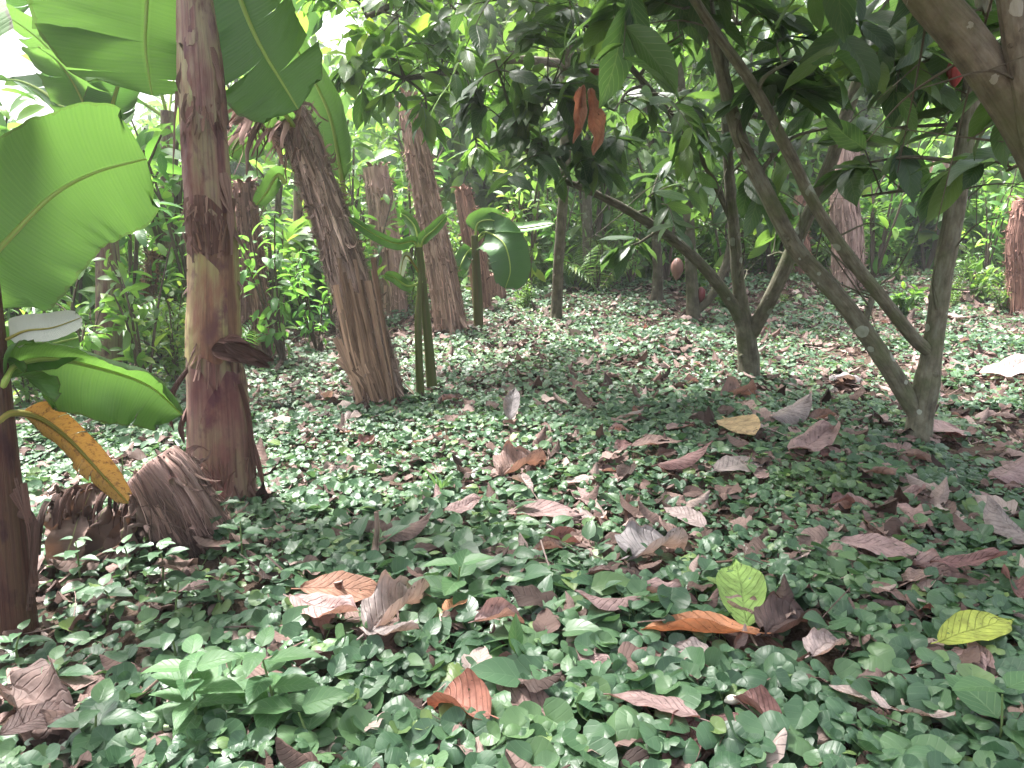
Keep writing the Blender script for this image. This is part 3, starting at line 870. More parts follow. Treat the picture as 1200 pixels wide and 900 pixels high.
def sheath(py_bot, py_top, th0, th1, off, col, seed, name='sheath', mat='pseudostem', ragged=.12, lift=0.0):
    """leaf sheath wrapped round part of the front trunk, between two photo heights; theta 0 = right, -90 = towards the camera"""
    zb = P(240, py_bot, yA)[2]; zt = P(240, py_top, yA)[2]
    R = np.random.default_rng(seed)
    nv_, nu_ = 40, 22
    v = np.linspace(0, 1, nv_)[:, None]; u = np.linspace(0, 1, nu_)[None, :]
    edge_t = 1 - ragged * (fbm(u * 6 + seed, 0 * u, seed, 3)) - .25 * np.abs(u * 2 - 1) ** 2
    edge_b = ragged * 1.2 * fbm(u * 7 + seed, 0 * u + 3, seed, 3)
    z = zb + (zt - zb) * (edge_b + (edge_t - edge_b) * v)
    c = np.stack([np.interp(z, LA[:, 2], LA[:, k]) for k in range(4)], -1)
    th = np.radians(th0 + (th1 - th0) * u) + .12 * (fbm(v * 4 + seed, u * 0, seed) - .5)
    fl = lift * (np.abs(u * 2 - 1) ** 4) * (1 - v)
    rr = c[..., 3] * (1.0 + .02 * np.sin(u * PI)) + off + fl + .006 * (fbm(u * 9, v * 9, seed) - .5)
    V = np.stack([c[..., 0] + rr * np.cos(th), c[..., 1] + rr * np.sin(th), z + 0 * u], -1)
    U = np.stack([th / (2 * PI) + seed * .37 + 0 * z, z - zb + seed], -1)
    mb = MB(); mb.add(V.reshape(-1, 3), gridq(nv_, nu_), U.reshape(-1, 2))
    o = mb.build(name, M[mat], rA, pA[0]); o.color = (*col, 1)
    return o


sheath(430, 285, -225, -40, .007, (.98, .88, .64), 2)                # yellow tan sheath above the collar
sheath(640, 395, -260, -60, .004, (.68, .55, .58), 3)
sheath(620, 420, -100, 60, .006, (.66, .47, .49), 4)
sheath(410, 225, -80, 90, .005, (.85, .84, .56), 5)                   # greenish right side
sheath(300, 225, -170, -40, .010, (.42, .28, .28), 6, mat='shag')     # dark torn panel
sheath(260, 120, -150, -45, .009, (.8, .64, .66), 7)
sheath(235, 20, -250, -95, .006, (1.1, 1.15, .98), 8)
sheath(160, -30, -110, 60, .006, (.85, .74, .76), 9)
sheath(60, -150, -230, -70, .007, (.85, .72, .75), 10)
# frayed fibres and torn collar
R = np.random.default_rng(31)
for (pyc, n, thr, dn) in ((128, 26, (-130, -30), 1), (232, 30, (-150, -40), 1), (290, 20, (-140, -50), -1), (408, 18, (-120, 40), 1), (560, 34, (-150, 0), -1), (600, 40, (-150, 30), -1)):
    mb = MB()
    for q in range(n):
        th = math.radians(R.uniform(*thr)); z = P(240, pyc + R.uniform(-14, 14), yA)[2]
        c = [np.interp(z, LA[:, 2], LA[:, k]) for k in range(4)]
        off = np.array([math.cos(th), math.sin(th), 0]); t = np.linspace(0, 1, 7)[:, None]; ln = R.uniform(.03, .10)
        pp = np.array(c[:3]) + off * (c[3] + .008) + np.array([0, 0, -dn * 1.]) * ln * t + off * R.uniform(0, .035) * t ** 2 + np.array([R.normal(0, .012), 0, 0]) * t
        ribbon(mb, pp, R.uniform(.0012, .008) * (1 - .7 * t[:, 0]), off, 2, R.random())
    o = mb.build('frayed_fibre', M['shag'], rA, pA[0]); o.color = (.85, .66, .62, 1)
mb = MB(); R = np.random.default_rng(12)
for (x0, y0, x1, y1, wr, hint, sd_) in ((248, 410, 322, 420, .34, (.1, -1, .35), 3), (262, 402, 318, 432, .30, (.3, -1, .1), 8), (255, 402, 306, 402, .30, (.1, -.6, 1), 5)):
    q0, q1 = P(x0, y0, yA - .092), P(x1, y1, yA - .05)
    stamp(mb, leaf_t(20, 8, prof_ovate, wr, .6, .35, wav=.16, seed=sd_, roll=.5), [q0], [q1 - q0], [hint], [np.linalg.norm(q1 - q0)])
o = mb.build('torn_collar', M['shag'], rA, pA[0]); o.color = (.62, .44, .42, 1)
mb = MB()
for l in ([(281, 450, yA - .05), (290, 480, yA - .03), (295, 520, yA - .03), (300, 560, yA - .04)], [(290, 500, yA), (302, 540, yA - .02), (310, 575, yA - .03)],
          [(222, 430, yA - .06), (205, 455, yA - .1), (196, 480, yA - .1), (204, 505, yA - .08)], [(222, 480, yA - .04), (212, 500, yA - .06), (216, 520, yA - .06)]):
    q = spline(px_pts(l), 12); ribbon(mb, q, np.linspace(.006, .012, 12) * (1.1 - np.linspace(0, 1, 12) ** 3), np.array([.4, -1, 0]), 3, random.random())
o = mb.build('hanging_strip', M['shag'], rA, pA[0]); o.color = (.40, .28, .26, 1)
R = np.random.default_rng(71)
for q in range(16):
    th = math.radians(R.uniform(-160, 20)); zz = P(240, R.uniform(20, 560), yA)[2]; c = [np.interp(zz, LA[:, 2], LA[:, k]) for k in range(4)]
    off = np.array([math.cos(th), math.sin(th), 0]); t = np.linspace(0, 1, 14)[:, None]; ln = R.uniform(.06, .26)
    pp = np.array(c[:3]) + off * (c[3] + .009) - np.array([0, 0, 1.]) * ln * t + off * (R.uniform(.0, .035) * t ** 1.5) + np.array([.012, 0, 0]) * np.sin(t * R.uniform(2, 7) + q)
    mb = MB(); ribbon(mb, pp, R.uniform(.004, .016) * (1 - .75 * t[:, 0] ** 2) * (1 + .3 * np.sin(t[:, 0] * 13)), off + np.array([R.normal(0, .5), 0, 0]), 4, R.random())
    g_ = R.uniform(.4, 1.)
    o = mb.build('hanging_strip', M['shag'], rA, pA[0]); o.color = (g_ * .85, g_ * .68, g_ * .66, 1)
# leaves of the front plant
def w_round(v):
    return np.maximum(np.sqrt(np.maximum(1 - ((np.maximum(v, .5) - .5) / .5) ** 3.2, 0)), .03)
banana_leaf(rA, px_pts([(222, -200, yA + .07), (200, -320, 2.6), (182, -230, 2.75), (174, -110, 2.75), (172, 0, 2.7), (170, 55, 2.66), (178, 112, 2.62)]), .335, 8, .06, 'banana', 3, .2, .011, .1, seed=1, prof=w_round, rip=.025)
banana_leaf(rA, px_pts([(228, -180, yA + .1), (240, -120, 2.6), (268, -40, 2.7), (292, 25, 2.68), (310, 62, 2.64), (328, 92, 2.6), (350, 128, 2.56)]), .195, -22, .16, 'banana', 4, .18, .010, .25, seed=2, prof=w_round, rip=.05)
for i, l in enumerate([[(222, -190, yA + .1), (160, -350, 2.3), (60, -450, 2.0), (-120, -420, 1.7)], [(222, -190, yA + .1), (330, -420, 2.7), (460, -480, 2.9), (620, -420, 3.0)],
                       [(222, -190, yA + .1), (210, -480, 2.8), (150, -560, 3.4), (60, -480, 4.2)]]):
    banana_leaf(rA, px_pts(l), .27, 90, .2, 'banana', 4, .12, .013, .3, view=(0, .2, 1), seed=5 + i)  # high leaves out of view, added for the shadow they cast

# cut stump beside it
pS = px_pts([(246, 668, 2.18), (226, 625, 2.12), (205, 585, 2.05), (188, 556, 2.02), (178, 544, 2.02)])
rS = thing('banana_stump', 'cut grey brown banana stump leaning against the foot of the front banana trunk', 'banana stump', pS[0])
R = np.random.default_rng(51); a, b = MB(), MB()
shaggy(a, b, pS, [PXM(w, 2.1) for w in (46, 44, 41, 38, 30)], R, 22, 130, 61, .07)
o = a.build('trunk', M['shag'], rS, pS[0]); o.color = (.95, .82, .82, 1); o = b.build('dry_sheath', M['shag'], rS, pS[0]); o.color = (1.0, .86, .84, 1)
mb = MB()
for q in range(46):
    u_ = R.random(); xs = 52 + 110 * u_; ys = 588 - 16 * math.sin(PI * u_) + R.uniform(-5, 5); yq = 2.04 + R.uniform(-.05, .06)
    dn = R.uniform(25, 120) * (.6 + .6 * abs(u_ - .35)); dx = R.uniform(-14, 6)
    l = spline(px_pts([(xs + 16, ys + 8, yq + .06), (xs, ys, yq), (xs - 6 + dx * .4, ys + dn * .45, yq - .03), (xs + dx, ys + dn, yq - .01 + R.uniform(-.03, .03))]), 12)
    ribbon(mb, l, R.uniform(.001, .010) * (1 - .8 * np.linspace(0, 1, 12) ** 2), np.array([R.normal(0, .4), -1, .35]), 3, R.random())
o = mb.build('peeled_sheath', M['shag'], rS, pS[0]); o.color = (.30, .22, .20, 1)
R = np.random.default_rng(77)
tps = [leaf_t(16, 8, prof_lance, .5, .3, .6, wav=.45, seed=31, roll=1.3), leaf_t(16, 8, prof_ovate, .42, -.2, 1.0, wav=.5, seed=36, roll=-1.6)]
for q in range(16):
    u_ = q / 15; o_ = P(58 + 120 * u_, 590 - 14 * math.sin(PI * u_) + R.uniform(-8, 26), 2.04 + R.uniform(-.07, .05))
    mb = MB(); stamp(mb, tps[q % 2], [o_], [np.array([R.normal(-.35, .5), R.normal(-.35, .3), R.uniform(-1.1, -.35)])], [np.array([R.normal(0, .5), -1, R.uniform(.1, .8)])], [R.uniform(.10, .22)])
    mb.build('dry_leaf', M['banana_dry'], rS, pS[0])
STEMS.append((pS[0][0], pS[0][1], .08))

# --- plant B : young banana at the left edge
yB = 1.66
pB = px_pts([(22, 752, yB), (16, 690, yB), (8, 600, yB + .01), (0, 510, yB + .02), (-6, 440, yB + .03), (-14, 330, yB + .05), (-22, 220, yB + .06)])
rB = thing('banana_plant', 'young banana plant at the left edge with a dark red stem and drooping leaves', 'banana plant', pB[0], 'banana plants')
mb = MB(); tube(mb, pB, [PXM(w, yB) for w in (24, 22, 20, 18, 16, 12, 8)], 24, 60, disp=lambda th, l: 1 + .06 * (vn(th * 3, l * 4, 7) - .5))
o = mb.build('trunk', M['pseudostem'], rB, pB[0]); o.color = (.26, .15, .14, 1)
STEMS.append((pB[0][0], pB[0][1], .05))
w_fat = lambda v: np.maximum(sstep(-.05, .15, v) * np.sqrt(np.maximum(1 - ((np.maximum(v, .4) - .4) / .6) ** 4, 0)), .03)
banana_leaf(rB, px_pts([(-20, 250, yB + .05), (-60, 380, yB + .05), (-30, 325, 1.72), (10, 280, 1.80), (60, 230, 1.88), (112, 202, 1.95), (172, 186, 2.0)]), .160, -6, .05, 'banana', 0, .22, .009, .12, seed=11, prof=lambda v: np.maximum(sstep(-.05, .15, v) * (np.maximum(1 - ((np.maximum(v, .72) - .72) / .28) ** 3.5, 0)) ** .45, .05), rip=.03)
banana_leaf(rB, px_pts([(-8, 470, yB + .03), (4, 448, 1.68), (18, 428, 1.72), (60, 420, 1.78), (120, 432, 1.85), (175, 452, 1.9), (214, 486, 1.92)]), .125, -30, -.35, 'banana', 2, .2, .008, .55, seed=12, prof=w_fat, rip=.06)
banana_leaf(rB, px_pts([(-10, 430, yB), (0, 415, 1.7), (30, 410, 1.76), (60, 404, 1.8), (92, 396, 1.84)]), .065, 30, .1, 'banana', 1, .1, .007, .2, seed=13, prof=w_fat)
o = banana_leaf(rB, px_pts([(8, 398, 1.70), (30, 388, 1.70), (62, 384, 1.72), (96, 372, 1.76)]), .036, 25, .0, 'banana_pale', 0, .02, .003, .3, seed=14, label='folded back leaf showing its white underside')
o = banana_leaf(rB, px_pts([(-6, 500, yB), (12, 485, 1.68), (45, 490, 1.74), (80, 515, 1.8), (115, 552, 1.84), (150, 590, 1.86)]), .042, 15, -.1, 'banana_yellow', 3, .25, .008, .3, seed=15, label='dying yellow brown leaf hanging down')
for i, l in enumerate([[(-22, 230, 1.72), (-50, 110, 1.9), (-110, 20, 2.1), (-230, 40, 2.3)], [(-22, 230, 1.72), (-90, 150, 1.6), (-220, 90, 1.5), (-420, 160, 1.45)],
                       [(-22, 230, 1.72), (-60, 130, 1.55), (-140, -20, 1.35), (-300, -100, 1.1)]]):
    banana_leaf(rB, px_pts(l), .21, 90, .15, 'banana', 3, .12, .011, .3, view=(0, .2, 1), seed=90 + i)  # leaves out of frame, added to shade the lower left corner
mb = MB()
for q in range(10):
    l = spline(px_pts([(20 + random.uniform(-8, 12), 560 + q * 6, yB - .03), (34 + q, 620, yB - .05), (42 - q, 680 + q * 4, yB - .05)]), 9)
    ribbon(mb, l, random.uniform(.003, .008) * np.ones(9), np.array([.5, -1, 0]), 2, random.random())
o = mb.build('hanging_strip', M['shag'], rB, pB[0]); o.color = (.35, .25, .22, 1)


# --- banana clump behind on the left, and other background bananas
def bg_banana(px, py, Y, top_py, label, leaves, stem_r=.09, mats=('banana', 'banana_dark'), seed=0, col=(1, 1, 1), hw=.24, length=1.5, spread=(0, 2 * PI), elev=(.5, 1.3)):
    R = np.random.default_rng(seed)
    b = P(px, py, Y); b[2] = hz(b[0], b[1]) - .03; t = P(px - 4, top_py, Y)
    root = thing('banana_plant', label, 'banana plant', b, 'banana plants')
    mb = MB(); tube(mb, [b, (b + t) / 2 + np.array([.02, 0, 0]), t], [stem_r, stem_r * .85, stem_r * .55], 18, 24)
    o = mb.build('trunk', M['pseudostem'], root, b); o.color = (.6 * col[0], .6 * col[1], .5 * col[2], 1)
    for i in range(leaves):
        az = spread[0] + (spread[1] - spread[0]) * (i + R.uniform(.1, .9)) / leaves; el = R.uniform(*elev); ln = length * R.uniform(.7, 1.15)
        d = np.array([math.cos(az), math.sin(az), 0])
        s = np.linspace(0, 1, 6)
        ang = el - (el + R.uniform(.1, .8)) * s ** 1.4
        pts = [t - np.array([0, 0, .08])]
        for k in range(1, 6):
            pts.append(pts[-1] + (d * math.cos(ang[k - 1]) + np.array([0, 0, 1]) * math.sin(ang[k - 1])) * ln / 5)
        banana_leaf(root, np.array(pts), hw * R.uniform(.8, 1.1), 0, R.uniform(.1, .45), mats[i % len(mats)], R.integers(2, 7), .15, .014, .4, view=-np.cross(np.cross(d, [0, 0, 1]), d) + np.array([0, 0, -1.2]), seed=seed * 10 + i)
    STEMS.append((b[0], b[1], stem_r))
    return root


bg_banana(122, 420, 4.3, 168, 'banana clump in the left background with upright yellow green leaves', 6, .075, seed=61, hw=.16, length=1.0, elev=(.7, 1.4), mats=('banana', 'banana', 'banana_dark'))
bg_banana(-40, 430, 5.0, 60, 'tall banana plant on the far left with dark hanging leaves', 4, .1, mats=('banana_dark',), seed=62, length=1.5)
bg_banana(355, 400, 7.6, 70, 'tall banana plant in the bright gap behind the leaning trunk', 4, .1, seed=63, length=1.6)
bg_banana(200, 410, 7.0, 130, 'banana plant in the sunlit undergrowth behind the front trunk', 3, .1, seed=64, length=1.5)

# green sucker in front of the trunks, with two stems
yS = gb(498, 466)
bS = P(500, 472, yS)
rK = thing('banana_sucker', 'slim green banana sucker with a striped arching leaf beside the leaning trunk', 'banana sucker', bS, 'banana suckers')
mb = MB(); tube(mb, px_pts([(506, 452, yS), (502, 400, yS), (497, 350, yS), (491, 290, yS)]), [PXM(w, yS) for w in (6.5, 5.5, 5, 4)], 14, 24)
tube(mb, px_pts([(493, 470, yS - .1), (491, 420, yS - .1), (490, 370, yS - .08), (493, 320, yS - .05)]), [PXM(w, yS) for w in (5, 4.5, 4, 2)], 14, 24)
o = mb.build('stem', M['sucker'], rK, bS); o.color = (.5, .46, .38, 1)
for i, (l, hw, rl, mt) in enumerate([([(492, 300, yS), (485, 283, yS), (465, 285, yS - .1), (440, 275, yS - .18), (408, 254, yS - .22)], .038, 30, 'banana_dark'),
                                     ([(492, 296, yS), (497, 280, yS), (510, 268, yS - .05), (524, 252, yS - .1)], .036, 30, 'banana'),
                                     ([(492, 300, yS), (488, 270, yS + .05), (478, 255, yS + .1), (470, 250, yS + .15)], .036, 35, 'banana'),
                                     ([(494, 330, yS - .03), (478, 335, yS - .1), (462, 325, yS - .12), (450, 322, yS - .14)], .03, 10, 'banana'),
                                     ([(492, 320, yS), (478, 300, yS - .05), (472, 305, yS - .08), (468, 330, yS - .08)], .03, 50, 'banana_pale')]):
    banana_leaf(rK, px_pts(l), hw, rl, .25, mt, 1, .12, .006, .4, seed=70 + i)
STEMS.append((bS[0], bS[1], .04))
yT = gb(558, 388)
bT = P(560, 390, yT)
rT = thing('banana_sucker', 'dark stemmed banana sucker with a broad drooping leaf at the clearing edge', 'banana sucker', bT, 'banana suckers')
mb = MB(); tube(mb, px_pts([(561, 392, yT), (560, 350, yT), (558, 310, yT), (556, 276, yT)]), [PXM(w, yT) for w in (6, 5.5, 5, 4)], 12, 20)
o = mb.build('stem', M['sucker'], rT, bT); o.color = (.45, .36, .3, 1)
for i, (l, hw, rl, mt) in enumerate([([(557, 285, yT), (568, 272, yT), (590, 285, yT - .15), (598, 315, yT - .2), (592, 338, yT - .2)], .17, 12, 'banana_dark'),
                                     ([(557, 285, yT), (580, 268, yT), (610, 268, yT - .1), (650, 262, yT - .2)], .07, 55, 'banana'),
                                     ([(557, 290, yT), (548, 295, yT), (540, 310, yT - .1), (534, 325, yT - .1)], .07, 10, 'banana_dark'),
                                     ([(557, 280, yT), (560, 262, yT), (575, 258, yT), (590, 264, yT)], .10, 20, 'banana')]):
    banana_leaf(rT, px_pts(l), hw, rl, .2, mt, 1, .12, .008, .3, seed=80 + i)

# ------------------------------------------------------------------ cacao trees
LT = [leaf_t(9, 4, prof_cacao, .36, .18, .55, rib=.006, nv=9, wav=.05, seed=1), leaf_t(9, 4, prof_cacao, .32, .3, .6, rib=.006, nv=9, wav=.06, seed=4), leaf_t(9, 4, prof_cacao, .38, .1, .25, rib=.006, nv=9, wav=.05, seed=6)]


def leaf_spray(mb, path, R, n, L=(.15, .31), fr=.35, down=.22):
    """alternate drooping leaves along a twig"""
    k = len(path); O, D, N, LL = [], [], [], []
    for j in range(n):
        t = 1 - (1 - fr) * (j / max(n - 1, 1)) ** 1.2 if n > 1 else 1
        i = min(int(t * (k - 1)), k - 2); o = path[i] + (path[i + 1] - path[i]) * (t * (k - 1) - i)
        tw = nrm(path[i + 1] - path[i]); sd = nrm(np.cross(tw, [0, 0, 1]) + 1e-4)
        s = 1 if j % 2 else -1
        d = tw * R.uniform(.25, .9) + sd * s * R.uniform(.3, 1.1) + np.array([0, 0, -1]) * R.uniform(.05, down * 2) + R.normal(0, .18, 3)
        O.append(o); D.append(nrm(d)); LL.append(R.uniform(*L) * (.75 if j < 2 else 1))
        N.append(np.array([0, -.15, 1.]) + R.normal(0, .45, 3))
    O = np.array(O); D = np.array(D); N = np.array(N); LL = np.array(LL); kd = R.integers(0, 3, n)
    for q in range(3):
        s = kd == q
        stamp(mb, LT[q], O[s], D[s], N[s], LL[s])


def rpod(root, p, L, col, lab=None):
    mb = MB(); n = 18
    t = np.linspace(0, 1, n); r = L * .27 * np.sin(PI * np.clip(t, .001, .999) ** .8) ** .75
    pts = np.column_stack([np.zeros(n), np.zeros(n), -t * L]) + p
    tube(mb, pts, r, 30, 40, disp=lambda th, l: 1 + .05 * np.cos(th * 10) * np.ones_like(l))
    o = mb.build('cocoa_pod', M['pod'], root, np.array(root.location)); o.color = (*col, 1)
    if lab: o['label'] = lab
    return o


def cacao(label, limbs, blobs, seed, col=(1, 1, 1), group='cacao trees', leafL=(.14, .31), name='cacao_tree', lcol=None, cat='cacao tree', mat='cacao', nl=8, tw_r=.006):
    R = np.random.default_rng(seed)
    pts0 = px_pts([q[:3] for q in limbs[0]]); base = pts0[0].copy()
    root = thing(name, label, cat, base, group)
    mbs = [MB() for _ in limbs]; P3 = []
    for mb, l in zip(mbs, limbs):
        pts = px_pts([q[:3] for q in l]); rad = [PXM(q[3], q[2]) for q in l]
        s = R.uniform(0, 50)
        p, r, *_ = tube(mb, pts, rad, 20, 14 * len(l), disp=lambda th, L, s=s: 1 + .16 * (fbm(np.cos(th) * 1.5 + s + np.sin(th) * 2, L * 7 + s, 5) - .5) + .05 * np.sin(L * 34 + s) * (vn(th, L * 5, 3) - .2))
        for q in range(int(len(l) * 3)):      # knots and cushions
            i = R.integers(0, len(p)); d = rdir(1)[0]
            c = p[i] + d * r[i] * .6
            tube(mb, [c - d * r[i] * .3, c + d * r[i] * .3, c + d * r[i] * .5], [r[i] * .5, r[i] * .35, r[i] * .1], 8, 6)
        P3.append(p)
    for q in range(7):       # root flare
        az = R.uniform(0, 2 * PI); r0 = PXM(limbs[0][0][3], limbs[0][0][2]); d = np.array([math.cos(az), math.sin(az), 0]); g = base + d * r0 * 2.6
        tube(mbs[0], [P3[0][8] + d * r0 * .25 + np.array([0, 0, .03]), base + d * r0 * .95 + np.array([0, 0, .03]), np.array([g[0], g[1], float(hz(g[0], g[1])) - .01])], [r0 * .35, r0 * .42, r0 * .16], 8, 10)
    allp = np.concatenate(P3); own = np.concatenate([np.full(len(p), i) for i, p in enumerate(P3)])
    for q in range(9 * len(limbs)):       # bare fine twigs
        k_ = R.integers(0, len(P3)); pk = P3[k_]; i = R.integers(len(pk) // 3, len(pk)); d = nrm(R.normal(0, 1, 3) + np.array([0, 0, .5])); ln = R.uniform(.12, .5)
        if pk[i][2] < .5: continue
        m_ = pk[i] + d * ln * .5 + R.normal(0, .03, 3); e_ = pk[i] + d * ln + np.array([0, 0, -.08]) * R.normal(.5, 1)
        tube(mbs[k_], [pk[i], m_, e_], [.0045, .003, .0012], 5, 8, cap=False)
        tube(mbs[k_], [m_, m_ + R.normal(0, .09, 3)], [.0022, .001], 5, 4, cap=False)
    lv = MB()
    for (px, py, Y, rad, n) in blobs:
        c = P(px, py, Y)
        cost = np.linalg.norm(allp - c, axis=1) + .4 * np.maximum(allp[:, 2] - c[2], 0)
        i = int(np.argmin(cost)); s = allp[i]; mb = mbs[own[i]]
        mid = (s + c) / 2 + np.array([0, 0, .12 * np.linalg.norm(c - s)]) + R.normal(0, .03, 3)
        br = spline(np.array([s, mid, c]), 12)
        d0 = np.linalg.norm(c - s)
        tube(mb, [s, mid, c], [tw_r * 1.6 + .004 * d0, tw_r * 1.3, tw_r * .8], 7, 12, cap=False)
        for q in range(n):
            e = c + R.normal(0, 1, 3) * rad * np.array([.55, .55, .42])
            st = br[R.integers(6, 12)]
            m2 = (st + e) / 2 + np.array([0, 0, .15 * np.linalg.norm(e - st)]) + R.normal(0, .02, 3)
            tube(mb, [st, m2, e], [tw_r * .7, tw_r * .5, tw_r * .25], 5, 8, cap=False)
            leaf_spray(lv, spline(np.array([st, m2, e]), 10), R, nl + R.integers(-2, 3), leafL)
    for k, mb in enumerate(mbs):
        o = mb.build('trunk' if k == 0 else 'limb', M['bark'], root, base); o.color = (*col, 1)
    if lv.V:
        o = lv.build('crown', M[mat], root, base)
        if lcol: o.color = (*lcol, 1)
    STEMS.append((base[0], base[1], PXM(limbs[0][0][3], limbs[0][0][2])))
    return root


def over(x, y, z, r=.6, n=8):
    """foliage blob given in world coordinates (unseen, added overhead to shade the clearing)"""
    v = np.array([x, y, z]) - CAM
    return (CX + F * v.dot(_r) / v.dot(_f), CY - F * v.dot(_u) / v.dot(_f), y, r, n)


yH = gb(1076, 522)
cH = cacao('front cacao tree forking from its foot into two leaning limbs spotted with lichen',
      [[(1077, 535, yH, 18.2), (1077, 500, yH, 15.2), (1086, 450, yH, 14.4), (1094, 400, yH, 11.4), (1105, 320, yH, 10.8), (1118, 250, yH, 10.8), (1130, 170, yH, 10.1), (1142, 80, yH, 9.4), (1152, 0, yH, 8.7), (1165, -140, yH, 7.4), (1190, -320, yH, 5.4)],
       [(1080, 495, yH, 10.1), (1062, 465, yH, 10.8), (1038, 425, yH, 10.8), (1000, 370, yH, 10.1), (962, 325, yH, 10.1), (930, 288, yH, 9.4), (895, 220, yH, 8.7), (868, 165, yH, 8.1), (850, 100, yH, 7.4), (832, 20, yH, 6.7), (815, -90, yH, 5.4), (780, -220, yH, 4.0)],
       [(1092, 415, yH, 7.4), (1070, 395, yH - .03, 7.4), (1030, 345, yH - .06, 7.4), (990, 295, yH - .1, 7.4), (955, 240, yH - .15, 6.7), (925, 180, yH - .2, 6.7), (885, 105, yH - .25, 6.0), (840, 40, yH - .3, 5.4), (800, -20, yH - .35, 4.7), (720, -120, yH - .4, 3.4)],
       [(1012, 384, yH, 4.0), (1022, 350, yH + .1, 3.4), (1030, 335, yH + .15, 2.0)]],
      [(1000, 50, 3.3, .35, 4), (930, 70, 3.0, .3, 3), (1050, 90, 3.4, .3, 3), (880, 30, 3.3, .35, 4), (800, 10, 3.1, .35, 4), (970, 150, 3.4, .2, 1), (1040, 150, 3.4, .2, 1),
       (1000, -80, 3.0, .5, 6), (850, -90, 2.8, .5, 6), (1120, -120, 3.2, .5, 6), (740, -120, 2.6, .5, 6), (960, -260, 2.8, .6, 7), (820, -280, 2.5, .6, 7), (1150, -300, 3.2, .6, 7), (700, -260, 2.3, .6, 6),
       (1020, 190, 3.4, .15, 1), (1080, 10, 3.2, .35, 3), (1160, 30, 3.4, .35, 2), (900, 140, 3.3, .28, 3), (1010, 230, 3.4, .18, 2), (1060, 60, 3.0, .3, 3), (860, 200, 3.5, .22, 2)] + [over(*q) for q in ((-.8, 2.2, 3.0), (-.3, 2.4, 3.1), (.4, 2.6, 3.0), (-.5, 3.2, 3.2), (.1, 3.4, 3.1), (.8, 3.4, 3.0), (-.4, 4.2, 3.3), (.3, 4.4, 3.2), (1.0, 4.4, 3.1))], 101, (1.15, 1.15, 1.05))  # last blobs are unseen foliage, added overhead to shade the foreground
rpod(cH, P(1122, 65, yH - .03), .12, (.35, .06, .06), 'red cocoa pod hanging under the upper trunk')
yI = gb(877, 446)
cI = cacao('forked cacao tree with a long thin limb reaching left, behind the front cacao tree',
      [[(878, 455, yI, 14.4), (877, 420, yI, 11.9), (873, 385, yI, 11.0), (866, 340, yI, 7.6), (861, 280, yI, 6.8), (854, 200, yI, 6.0), (850, 120, yI, 5.1), (850, 20, yI, 4.2)],
       [(872, 385, yI, 7.6), (855, 352, yI - .03, 6.8), (826, 315, yI - .06, 6.4), (790, 282, yI - .1, 6.0), (745, 252, yI - .15, 5.1), (700, 228, yI - .2, 4.2), (650, 205, yI - .25, 3.4), (610, 170, yI - .3, 2.5)],
       [(880, 392, yI, 8.5), (905, 345, yI - .1, 8.5), (930, 290, yI - .15, 8.1), (955, 235, yI - .2, 7.6), (975, 185, yI - .25, 7.6), (1000, 110, yI - .3, 6.8), (1030, 30, yI - .35, 6.0), (1060, -80, yI - .4, 4.2)],
       [(862, 270, yI, 3.4), (830, 200, yI, 3.4), (790, 140, yI - .1, 3.4), (740, 80, yI - .2, 3.4), (690, 30, yI - .3, 3.4), (620, -20, yI - .4, 3.4)]],
      [(640, 190, 4.2, .35, 5), (600, 150, 4.1, .35, 5), (700, 180, 4.2, .35, 5), (760, 230, 4.4, .3, 4), (720, 130, 4.2, .4, 5), (640, 90, 4.0, .45, 6), (580, 70, 3.9, .4, 6), (780, 130, 4.4, .4, 5),
       (850, 160, 4.6, .35, 4), (700, 30, 3.9, .5, 6), (600, 0, 3.7, .5, 6), (800, 40, 4.3, .5, 5), (960, 120, 4.5, .35, 4), (850, -40, 4.3, .6, 6), (660, -100, 3.8, .6, 6), (1040, -20, 4.4, .5, 5), (740, 290, 4.6, .22, 2),
       (900, 300, 4.6, .12, 1)] + [(px_, py_, Y_, .7, 7) for px_, py_, Y_ in ((420, -170, 4.6), (540, -220, 4.8), (660, -240, 4.4), (780, -230, 4.8), (900, -220, 4.6), (480, -330, 4.2), (620, -360, 4.0), (760, -350, 4.2), (350, -260, 5.0), (1020, -200, 4.9))], 102, (.8, .8, .72), leafL=(.11, .25), nl=9)  # high blobs out of view, added to shade the ground in front
mb = MB(); R = np.random.default_rng(3)
stamp(mb, leaf_t(18, 8, prof_cacao, .26, .6, .5, wav=.28, seed=3, roll=1.4), [P(683, 100, 3.3), P(690, 104, 3.3), P(680, 102, 3.32)], [(-.12, 0, -1), (.22, .1, -1), (-.05, .1, -1)], [(0, -1, .1), (.2, -1, .1), (-.6, -1, 0)], [.23, .27, .16])
o = mb.build('withered_leaf', M['dead'], cI, np.array(cI.location)); o.color = (.40, .21, .15, 1); o['label'] = 'withered orange brown leaves hanging from the crown'
rpod(cI, P(698, 75, 4.0), .11, (.25, .05, .06), 'small red cocoa pod in the crown')
yJ = gb(812, 378)
cJ = cacao('slender cacao tree with a dark red pod left of the forked cacao tree',
      [[(813, 382, yJ, 9), (811, 340, yJ, 7), (808, 280, yJ, 6.5), (806, 220, yJ, 6), (800, 130, yJ, 5), (795, 40, yJ, 4)],
       [(813, 368, yJ, 5), (835, 345, yJ, 5), (850, 310, yJ, 4), (858, 270, yJ, 3)]],
      [(800, 180, yJ, .5, 6), (780, 90, yJ, .6, 7), (850, 230, yJ, .4, 3), (740, 160, yJ, .5, 5), (830, 60, yJ, .6, 6)], 103, (.6, .58, .5))
rpod(cJ, P(822, 336, yJ), .14, (.16, .04, .045), 'dark red cocoa pod low on the trunk')
